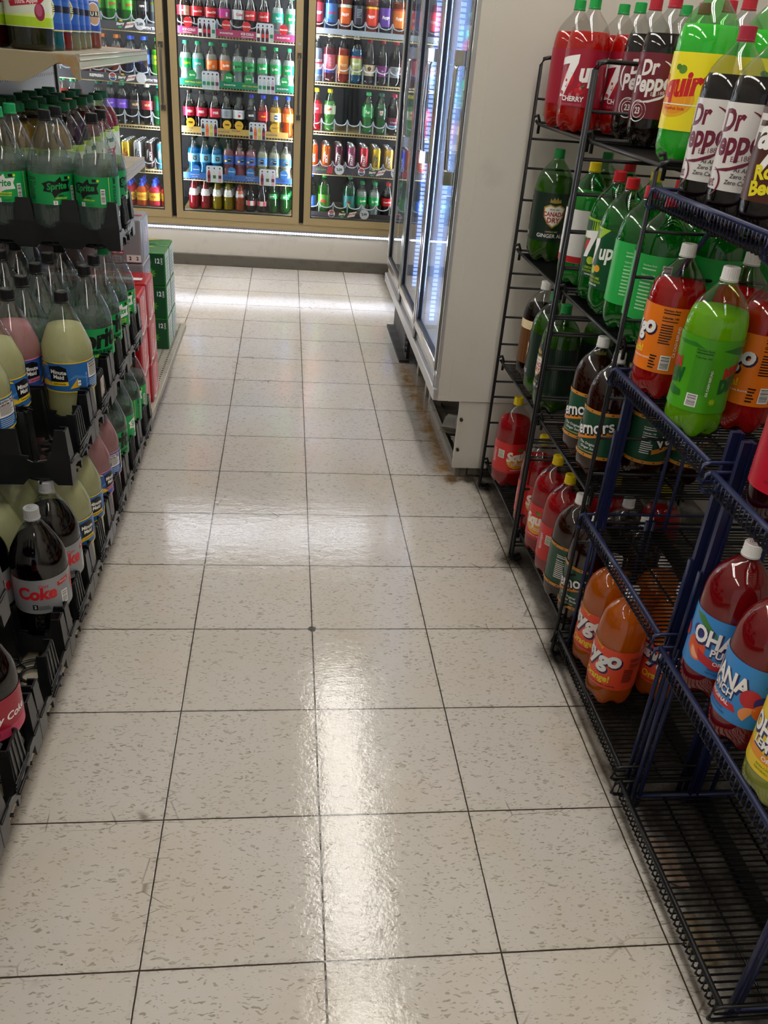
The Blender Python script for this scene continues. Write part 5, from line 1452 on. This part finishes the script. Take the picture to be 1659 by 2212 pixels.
# bottom shelf, blue rack
rb('forange', 'C', 1, .690, .715, .053, -26, 'orange soda farther from the camera, bottom shelf, blue rack')
rb('forange', 'C', 1, .684, .590, .053, -28, 'orange soda at the aisle edge, nearest, bottom shelf')
rb('forange', 'C', 1, .812, .715, .053, 0, 'orange soda one place back, farther one, bottom shelf')
rb('forange', 'C', 1, .808, .600, .053, 4, 'orange soda one place back, nearer one, bottom shelf')
# second shelf, near blue rack
rb('ohana', 'D', 2, .686, .245, .380, 12, 'red punch with blue fruit label and white cap')
rb('ohana', 'D', 2, .684, .125, .380, -66, 'red punch with blue label, next to the yellow lemonade')
rb('ohanal', 'D', 2, .684, .000, .380, -20, 'pale lemonade with yellow label at the right edge')
# scraps under the near rack
def scrap(pts, z, col, lab, name='cardboard_scrap'):
    bm = bmesh.new()
    prism(bm, pts, lambda u, v, q: (u, v, z + q + .004 * math.sin(u * 60)), .0025)
    tag(link(name, fin(bm, name, dirty(col, '#5a4a3c', 40, .7, .8, name='card'))), lab, 'scrap')
scrap([(.650, .225), (.695, .215), (.704, .160), (.690, .150), (.700, .140), (.704, .112), (.690, .105), (.655, .125), (.660, .160)], .001, '#a08878', 'torn pinkish cardboard scrap on the floor under the nearest rack')
scrap([(.652, .05), (.680, .055), (.700, .01), (.695, -.04), (.660, -.045), (.640, -.01)], .001, '#8c7c64', 'tan cardboard strip on the floor under the nearest rack')
# ------------------------------------------------------------------ gondola on the left
DX, DZ = -.530, .195
beige = dirty('#a8a08e', '#5c5240', 9, .55, .5, .5, .72, name='beige_steel')
def gondola():
    t = thing('gondola_shelving', 'beige steel gondola shelving with perforated base deck', 'shelving', (0, 0, 0))
    bm = bmesh.new()
    box(bm, -.985, DX, -1.2, 2.93, DZ - .028, DZ); bev(bm, .003, 1)
    for r in range(3):
        for i in range(52):
            y = 1.80 + i * .0215
            x = DX - .022 - r * .030
            q = bmesh.ops.create_circle(bm, cap_ends=True, segments=8, radius=.0046, matrix=Matrix.Translation((x, y, DZ + .0006)))
            for v in q['verts']:
                for f in v.link_faces:
                    f.material_index = 1
    link('base_deck', fin(bm, 'base_deck', [beige, pm('#181410', .8)]), t)
    
    bm = bmesh.new(); box(bm, -.70, -.69, -1.2, 2.90, 0, DZ - .028); box(bm, -.985, -.70, 2.88, 2.90, 0, DZ - .028)
    link('kick_plate', fin(bm, 'kick_plate', pm('#6a6458', .6)), t)
    # perforated back panel
    m = bpy.data.materials.new('pegboard'); m.use_nodes = True
    b = NB(m); bs = m.node_tree.nodes['Principled BSDF']
    P = b.n('ShaderNodeTexCoord').outputs['Object']; sp = b.n('ShaderNodeSeparateXYZ'); b.l(P, sp.inputs[0])
    def cell(v, s, w_):
        return b.m('LESS_THAN', b.m('ABSOLUTE', b.m('SUBTRACT', b.m('FRACT', b.m('DIVIDE', v, s)), .5)), w_)
    hole = b.m('MULTIPLY', cell(sp.outputs[1], .026, .13), cell(sp.outputs[2], .052, .10))
    b.l(b.mix(hole, hx('#a8a8a6'), hx('#141414')), bs.inputs['Base Color'])
    bs.inputs['Roughness'].default_value = .5
    bm = bmesh.new(); box(bm, -.995, -.985, -1.2, 2.90, 0, 1.9)
    link('back_panel', fin(bm, 'back_panel', m), t)
    bm = bmesh.new(); box(bm, -1.01, -.975, 2.90, 2.925, 0, 1.9); box(bm, -1.01, -.975, 1.675, 1.70, .9, 1.9)
    link('upright', fin(bm, 'upright', pm('#4a463e', .5, .4)), t)
    def shelf(z, xf, nm):
        bm = bmesh.new()
        box(bm, -.985, xf, 1.70, 2.90, z - .014, z); bev(bm, .002, 1)
        s = link('shelf', fin(bm, 'shelf', dirty('#a49880', '#6c5c44', 6, .5, .5, .45, .7, name='shelf_paint')), t)
        for yy in (1.694, 2.900):
            bm = bmesh.new()
            prism(bm, [(-.985, z - .002), (xf + .004, z - .004), (xf + .010, z - .020), (xf + .010, z - .058), (xf + .003, z - .062), (xf - .008, z - .050), (xf - .016, z - .028), (xf - .045, z - .022), (xf - .085, z - .045), (xf - .14, z - .074), (-.985, z - .072)], lambda u, v, q: (u, yy + q, v), .006)
            link('bracket', fin(bm, 'bracket', dirty('#a89a7c', '#b08850', 11, .8, .45, .6, .66, name='bracket_paint')), s)
        bm = bmesh.new()
        box(bm, xf, xf + .010, 1.70, 2.90, z - .036, z + .001)
        for zz in (z - .002, z - .014, z - .034):
            tube(bm, [(xf + .010, 1.70, zz), (xf + .010, 2.90, zz)], .0022, 6)
        link('price_channel', fin(bm, 'price_channel', pm('#c0b8ac', .22, .2, key='ch')), s)
    shelf(1.275, -.640, 'upper')
    shelf(.888, -.675, 'lower')
gondola()
# ------------------------------------------------------------------ black bottle crates
crm = bpy.data.materials.new('black_crate_plastic'); crm.use_nodes = True
crb = NB(crm); crs = crm.node_tree.nodes['Principled BSDF']
crP = crb.n('ShaderNodeTexCoord').outputs['Object']
crb.l(crb.mix(crb.ramp(crb.noise(crP, 30, 4), .4, .75, 0, .5), hx('#0f1012'), hx('#1e1f22')), crs.inputs['Base Color'])
crs.inputs['Roughness'].default_value = .33
PX, PY = .113, .1135
LX, LY = 4 * PX + .014, 2 * PY + .008
def crate_mesh():
    bm = bmesh.new()
    # floor lattice: rings and spokes
    for i in range(4):
        for j in range(2):
            cx, cy = (i - 1.5) * PX, (j - .5) * PY
            for R_ in (.046, .022):
                tube(bm, [(cx + R_ * math.cos(a * PI / 10), cy + R_ * math.sin(a * PI / 10), .005) for a in range(21)], .0035, 5, cap=False)
            for k in range(8):
                a = k * PI / 4
                sbar(bm, (cx + .02 * math.cos(a), cy + .02 * math.sin(a), .005), (cx + .062 * math.cos(a), cy + .062 * math.sin(a), .005), .004, .006)
    # long side walls
    def wall(L, n, pitch, fn, arch):
        h0, hr, hp = .0, .066, .120
        top = []
        x = -L / 2
        for i in range(n):
            c = (i - (n - 1) / 2) * pitch
            pl, pr = c - pitch / 2, c + pitch / 2
            pw = .024
            top += [(pl + pw + (.006 if i == 0 else 0), hr), (pl + pw + .016, hr - .002), (c - .020, .056), (c - .010, .051), (c + .010, .051), (c + .020, .056), (pr - pw - .016, hr - .002), (pr - pw - (.006 if i == n - 1 else 0), hr)]
            if i < n - 1:
                top += [(pr - pw * .72, hp), (pr + pw * .72, hp)]
        pts = [(-L / 2, h0), (-L / 2, hr)] + [(-L / 2 + .004, hr + .004), (-L / 2 + .008, hp), (-L / 2 + .026, hp)] + top + [(L / 2 - .026, hp), (L / 2 - .008, hp), (L / 2 - .004, hr + .004), (L / 2, hr), (L / 2, h0)]
        bot = []
        for i in reversed(range(n)):
            c = (i - (n - 1) / 2) * pitch
            if arch:
                bot += [(c + .034, 0), (c + .020, .016), (c - .020, .016), (c - .034, 0)]
        prism(bm, pts + bot, fn, .0035)
    for s in (-1, 1):
        wall(LX, 4, PX, lambda u, v, q, s=s: (u, s * (LY / 2 - q - .10 * max(0, v - .05)), v), True)
    # short ends: posts, a handle bar and an arch
    for s in (-1, 1):
        fn = lambda u, v, q, s=s: (s * (LX / 2 - q - .06 * max(0, v - .05)), u, v)
        h = LY / 2
        for a in (-1, 1):
            prism(bm, [(a * h, 0), (a * h, .052), (a * (h - .004), .118), (a * (h - .030), .118), (a * (h - .036), .052), (a * (h - .040), .030), (a * (h - .036), 0)], fn, .004)
            prism(bm, [(a * (h - .040), .028), (a * (h - .036), .048), (a * (h - .062), .046), (a * .034, .032), (a * .034, .018), (a * (h - .060), .026)], fn, .004)
        prism(bm, [(-.034, .0), (-.034, .052), (-.026, .118), (.026, .118), (.034, .052), (.034, .0), (.026, 0), (.020, .022), (-.020, .022), (-.026, 0)], fn, .004)
        for z, ww in ((.052, .036), (.044, .037), (.024, .030)):
            tube(bm, [(s * (LX / 2 + .0015), -ww, z), (s * (LX / 2 + .0015), ww, z)], .0026, 6)
        for a in (-.022, -.008, .008, .022):
            sbar(bm, (s * (LX / 2 + .001), a * 1.15, .05), (s * (LX / 2 - .0035), a, .117), .002, .004)
        tube(bm, [(s * (LX / 2 + .001), -h + .004, .050), (s * (LX / 2 + .001), -h + .04, .050)], .0022, 6)
        tube(bm, [(s * (LX / 2 + .001), h - .04, .050), (s * (LX / 2 + .001), h - .004, .050)], .0022, 6)
        # post returns give the posts their depth
        for a, w0 in ((-h + .030, .020), (h - .030, .020), (-.026, .022), (.026, .022)):
            prism(bm, [(0, .0), (0, .118), (.014, .118), (w0, .0)], lambda u, v, q, a=a, s=s: (s * (LX / 2 - .003 - u - .06 * max(0, v - .05)), a + q - .0015, v), .003)
    for s in (-1, 1):
        for i in range(3):
            c = (i - 1) * PX
            for a in (-.017, .017):
                prism(bm, [(0, .0), (0, .118), (.012, .118), (.020, .0)], lambda u, v, q, c=c, a=a, s=s: (c + a * (1.3 - 3 * v) + q - .0015, s * (LY / 2 - .003 - u - .10 * max(0, v - .05)), v), .003)
        # rim bead on the long sides
    # inner towers with crown rings
    for i in range(3):
        cx = (i - 1) * PX
        n = 12
        rr = []
        for z, r in ((.0, .026), (.05, .0235), (.116, .0195), (.116, .0150), (.05, .0150)):
            rr.append([bm.verts.new((cx + r * math.cos(2 * PI * k / n), r * math.sin(2 * PI * k / n), z)) for k in range(n)])
        for a, b_ in zip(rr, rr[1:]):
            for k in range(n):
                bm.faces.new((a[k], a[(k + 1) % n], b_[(k + 1) % n], b_[k]))
        for k in range(8):
            a = k * PI / 4
            sbar(bm, (cx + .014 * math.cos(a), .014 * math.sin(a), .117), (cx + .025 * math.cos(a), .025 * math.sin(a), .115), .003, .004)
        for k in range(4):
            a = k * PI / 2 + PI / 4
            sbar(bm, (cx + .024 * math.cos(a), .024 * math.sin(a), .0), (cx + .020 * math.cos(a), .020 * math.sin(a), .112), .005, .005)
    for j in (-1, 1):
        for i in (-2, 2):
            pass
    me = fin(bm, 'crate_body', crm)
    return me
CM = crate_mesh()
cx0 = -.512 - LX / 2
def crate(y, z, x, lab, sticker=False):
    t = thing('bottle_crate', lab, 'crate', (x, y, z), 0, 'black plastic bottle crates')
    link('crate_body', CM, t)
    if sticker:
        bm = bmesh.new(); box(bm, LX / 2 - .0005, LX / 2 + .0008, -.02, .012, .062, .105)
        o = link('sticker', fin(bm, 'sticker', dirty('#b8a8a0', '#705850', 60, .6, .6, name='sticker')), t)
    bm = bmesh.new(); prism(bm, ell(0, 0, .010, .006, 16), lambda u, v, q: (LX / 2 + q + .0008, u, .036 + v), .0008)
    link('moulded_mark', fin(bm, 'moulded_mark', crm), t)
    return t
Y0 = [.205, .442, .679, .916, 1.153, 1.390, 1.627]
for i, y in enumerate([-.032] + Y0):
    crate(y, .200, cx0, 'black bottle crate on the base deck, %s from the camera' % ['nearest', 'second', 'third', 'fourth', 'fifth', 'sixth', 'seventh', 'farthest'][i])
for i, y in enumerate([.162, .8385, 1.0755, 1.3125, 1.5495]):
    crate(y, .517, cx0, ['black crate corner at the left edge, middle layer', 'black crate with two empty front cells, middle layer', 'black middle layer crate holding a lemonade by its sticker', 'black middle layer crate full of clear sodas', 'farthest black crate of the middle layer'][i], i == 2)
crate(1.548, .835, cx0, 'topmost black crate holding green label sodas')
# bottles in the crates
def lb(kn, col, y, lv, turn, lab, **k):
    x = (-.570, -.683, -.796, -.909)[col]
    z = (.210, .527, .845)[lv] + .002
    bottle(kn, x, y, z, turn, lab, 'two liter bottles in the black crates', **k)
def cy(c, j):
    return c + (j - .5) * PY
lb('ccoke', 0, cy(.205, 1) + .0, 0, 26, 'dark cherry cola with red label at the left edge')
lb('dcoke', 0, cy(.679, 0), 0, -8, 'silver label diet cola, nearest, bottom layer')
lb('dcoke', 0, cy(.679, 1), 0, 24, 'silver label diet cola behind the nearest one, bottom layer')
lb('dcoke', 1, cy(.679, 0), 0, 24, 'silver label diet cola in the second column, bottom layer')
lb('mml', 1, cy(.679, 1), 0, 10, 'lemonade in the second column beside the diet colas')
low = [('mml', .916, 0, 46), ('mml', .916, 1, 42), ('mmp', 1.153, 0, 60), ('mmp', 1.153, 1, -52), ('sprzb', 1.390, 0, 24), ('spr', 1.390, 1, 80), ('spr', 1.627, 0, -24), ('spr', 1.627, 1, 10)]
ln_ = ['lemonade next to the diet colas, bottom layer', 'second lemonade along the aisle, bottom layer', 'pink lemonade, nearer one, bottom layer', 'pink lemonade, farther one, bottom layer', 'clear soda with big black lettering, bottom layer', 'clear soda with back label out, bottom layer', 'clear soda with white lettering, bottom layer', 'farthest clear soda of the bottom layer']
for (kn, c, j, tr), lab in zip(low, ln_):
    lb(kn, 0, cy(c, j), 0, tr, lab)
    lb(kn, 1, cy(c, j), 0, tr + 30, lab.replace('bottom layer', 'one column in, bottom layer'))
lb('mml', 1, cy(.8385, 1) - .0, 1, 52, 'lemonade left of the empty cells, farther one, middle layer')
lb('mml', 1, cy(.8385, 0), 1, -44, 'lemonade left of the empty cells, nearest, middle layer')
lb('mml', 2, cy(.8385, 0), 1, 0, 'lemonade in the third column, middle layer')
lb('mml', 2, cy(.8385, 1), 1, 0, 'lemonade in the third column, one row back')
lb('mml', 0, cy(1.0755, 0), 1, -26, 'lemonade standing alone at the crate edge, middle layer')
lb('mmp', 1, cy(1.0755, 0), 1, 30, 'pink lemonade in the middle layer')
lb('mmp', 2, cy(1.0755, 0), 1, 0, 'pink lemonade further in, middle layer')
lb('sprz', 1, cy(1.0755, 1), 1, 70, 'clear soda behind the pink lemonade, middle layer')
lb('sprz', 2, cy(1.0755, 1), 1, 70, 'clear soda behind the pink lemonade, third column')
for j, (c, q) in enumerate([(1.3125, 0), (1.3125, 1), (1.5495, 0), (1.5495, 1)]):
    for col in range(3):
        kn = ['sprzb', 'sprzb', 'spr', 'spr'][j] if col == 0 else 'sprz'
        lb(kn, col, cy(c, q), 1, [22, 30, 30, 20][j] if col == 0 else 80 + col * 20, 'clear soda, middle layer, %s row of four, %s column' % (ORD[j], ORD[col]))
for j in range(2):
    for col in range(4):
        kn = 'spr' if (j, col) in ((0, 2), (1, 2), (1, 3), (0, 3)) else 'sprz'
        lb(kn, col, cy(1.548, j), 2, {(0, 0): -34, (0, 1): 12, (0, 2): -14, (1, 0): 70}.get((j, col), 10 * col), 'clear soda in the topmost crate, %s row, %s column' % (['front', 'back'][j], ORD[col]))
# ------------------------------------------------------------------ juice bottles on the gondola shelves
def JB(**k):
    d = dict(prof='jug', R=.053, H=.255, lab=(.03, .14), seg=32, capr=.0225, caph=.018, lev=.80, lobes=False, name='juice_bottle', lc='#d4dcc8', art=everf(), cap='#146a3c')
    d.update(k)
    return K2(**d)
KIND['j_app'] = JB(liq='#b89448', desc='amber juice')
KIND['j_grp'] = JB(liq='#3a0a1c', desc='dark purple juice')
KIND['j_cran'] = JB(liq='#a00c24', desc='deep red juice')
KIND['j_big'] = JB(liq='#2c2c0c', desc='dark juice', H=.28, R=.058, lab=(.052, .18))
KIND['j_big2'] = JB(liq='#481008', desc='dark red juice', H=.28, R=.058, lab=(.052, .18))
def LB(c, c2):
    return K2(prof='juice', R=.036, H=.20, lab=(.045, .155), lc='#3064b8', art=lemo(c2), seg=24, capr=.019, caph=.016, lev=.85, lobes=False, name='juice_bottle', liq=c, cap=W, desc='small lemonade')
KIND['l_blu'] = LB('#188898', '#d8d070'); KIND['l_red'] = LB('#b03020', '#d8a0a8'); KIND['l_lem'] = LB('#b8b48c', '#c8b018'); KIND['l_org'] = LB('#b86030', '#c8a078')
JL = [('j_cran', 'j_cran', 'j_grp', 'j_grp', 'j_app', 'j_app')]
r5 = random.Random(2)
nm = {0: 'front column', 1: 'second column', 2: 'third column', 3: 'back column'}
for i in range(7):
    y = 1.775 + i * .122
    for c in range(3):
        x = -.735 - c * .088 - (.0 if i % 2 else .006)
        kn = ['j_app', 'j_grp', 'j_grp', 'j_cran', 'j_cran', 'j_cran', 'j_cran'][i] if c == 0 else ['j_app', 'j_app', 'j_grp', 'j_cran', 'j_app', 'j_app', 'j_app'][i] if c == 1 else 'j_app'
        bottle(kn, x, y, .889, r5.uniform(-40, 20), '%s with green cap, %s, %s row on the lower gondola shelf' % (KIND[kn]['desc'], nm[c], ORD[i]), 'green capped juice bottles on the lower shelf')
for kn, x, y, tr, lab in (('j_big', -.765, 1.775, -6, 'large dark juice with white and lime label, upper shelf'), ('j_big2', -.885, 1.80, 40, 'large red juice at the left edge, upper shelf'),
                          ('l_blu', -.745, 1.90, -14, 'blue lemonade beside the large juice, upper shelf'), ('l_red', -.742, 1.985, -40, 'red lemonade between blue and pale ones, upper shelf'),
                          ('l_lem', -.738, 2.075, -6, 'pale lemonade, nearest of three, upper shelf'), ('l_lem', -.745, 2.19, -6, 'pale lemonade, middle of three, upper shelf'), ('l_lem', -.755, 2.32, -6, 'pale lemonade, farthest of three, upper shelf'),
                          ('l_org', -.755, 2.48, 30, 'orange drink at the end of the lemonade row, upper shelf'), ('l_blu', -.84, 1.93, 0, 'blue lemonade one place in, upper shelf'), ('l_lem', -.84, 2.08, 0, 'pale lemonade one place in, upper shelf')):
    bottle(kn, x, y, 1.276, tr, lab, 'juices on the upper gondola shelf')
# ------------------------------------------------------------------ cases of cans past the crates
def case(x1, y0, z, h, d, col, front, end, top, lab, grp, L=.36):
    t = thing('soda_case', lab, 'soda case', (x1 - L / 2, y0 + d / 2, z), 0, grp)
    bm = bmesh.new(); box(bm, -L / 2, L / 2, -d / 2, d / 2, 0, h - .001); bev(bm, .007, 3)
    link('carton', fin(bm, 'carton', pm(col, .28, key='case')), t)
    if front:
        link('front_print', art_mesh('front_print', front, None, lift=.0008), t, (L / 2, -d / 2, 0))
    if end:
        link('end_print_and_glare', art_mesh('end_print_and_glare', end, None, lift=.0008), t, (L / 2, 0, 0), (0, 0, PI / 2))
    if top:
        link('top_print', art_mesh('top_print', top, None, lift=.0008), t, (L / 2, 0, h), (-PI / 2, 0, 0))
h = .140
fr = [('p', [(-.36, .02), (-.03, .008), (-.03, .13), (-.36, .12)], '#a8101c'), ('p', [(-.03, .008), (-.024, .03), (-.020, .07), (-.024, .11), (-.03, .13)], BK), ('ln', -.05, .085, .022, .03, 6, '#e0a0a0'), ('r', -.05, -.028, .012, .032, W), ('t', '2', -.039, .022, .018, BK, .04)]
en = [('r', -.058, .058, .008, .132, '#d86068'), ('t', 'Coca-Cola', .0, .07, .026, W, .02, .3, PI / 2 * .9, .9), ('p', [(-.058, .02), (-.02, .012), (.02, .03), (.058, .05), (.058, .04), (.02, .018), (-.02, .004), (-.058, .01)], W)]  # pink ground under the lettering is painted glare on the glossy end
tp = [('p', [(-.36, -.05), (-.03, -.058), (-.03, .058), (-.36, .05)], '#a81824'), ('p', [(-.36, -.02), (-.02, -.04), (-.02, -.01), (-.36, .012)], W)]
for k in range(3):
    case(-.545 + .003 * k, 1.80, DZ + k * h, h, .145, '#b01420', fr, en, tp, 'red cola carton in the nearer stack, %s layer' % ['bottom', 'middle', 'top'][k], 'red cola cartons')
    case(-.540, 1.965, DZ + k * h, h, .155, '#b01420', fr, en, tp, 'red cola carton in the farther stack, %s layer' % ['bottom', 'middle', 'top'][k], 'red cola cartons')
sf = [('r', -.036, -.068, .095, .105, '#c01828'), ('ln', -.055, .075, .04, .018, 3, '#505058'), ('r', -.10, -.062, .030, .044, '#c01828'), ('t', 'Diet Coke', -.081, .037, .008, W, .02), ('r', -.052, -.004, .006, .030, W), ('t', '2', -.040, .018, .016, BK, .04), ('t', '2', -.016, .018, .016, BK, .04), ('bar', -.085, .014, .03, .022, '#c8c8cc', BK)]
se = [('r', -.055, .055, .01, .135, '#9098ac'), ('e', .01, .08, .03, .03, '#b8c0d0'), ('t', 'Diet', 0, .08, .03, '#c01828', .02, .1, PI / 2)]
for k in range(4):
    case(-.575, 2.14, DZ + k * .147, .147, .17, '#8e8e94', sf, se, [('t', 'Coke', -.06, 0, .05, '#c01828', .03), ('p', [(-.16, .02), (-.1, .03), (-.1, .05), (-.16, .05)], W)], 'silver diet cola carton, %s of the stack' % ['lowest', 'second from bottom', 'second from top', 'topmost'][k], 'silver cola cartons')
df = [('p', [(-.36, .004), (-.004, .004), (-.004, .126), (-.06, .126), (-.05, .09), (-.07, .06), (-.05, .03), (-.36, .02)], '#0e4a22'), ('p', star(-.055, .05, .012, .022, 9), '#4a9a24'),
      ('t', '12', -.030, .098, .026, W, .03, 0, 0, .8), ('t', 'CANS', -.012, .098, .010, W, .02, 0, PI / 2), ('p', [(-.16, .078), (-.062, .084), (-.062, .112), (-.155, .106)], '#e0e0d8'), ('t', 'MTN DEW', -.112, .095, .019, '#a81c28', .05, .2)]
de = [('r', -.060, .060, .006, .124, '#c4d0c8'), ('ln', 0, .06, .08, .09, 7, '#6a8a74')]  # pale ground is the white reflection on the glossy end, painted in
dt = [('p', [(-.36, -.02), (-.08, .02), (-.04, .04), (-.08, .045), (-.36, .01)], '#c8b038'), ('p', [(-.30, -.05), (-.05, -.045), (-.06, -.03), (-.2, -.02)], '#1c6a2c')]
for k in range(3):
    for q in range(2):
        case(-.557, 2.55 + q * .135, DZ + k * .130, .130, .130, '#2c7a2a', df, de, dt, 'green citrus soda carton, %s layer, %s row' % (['bottom', 'middle', 'top'][k], ['nearer', 'farther'][q]), 'green soda cartons')
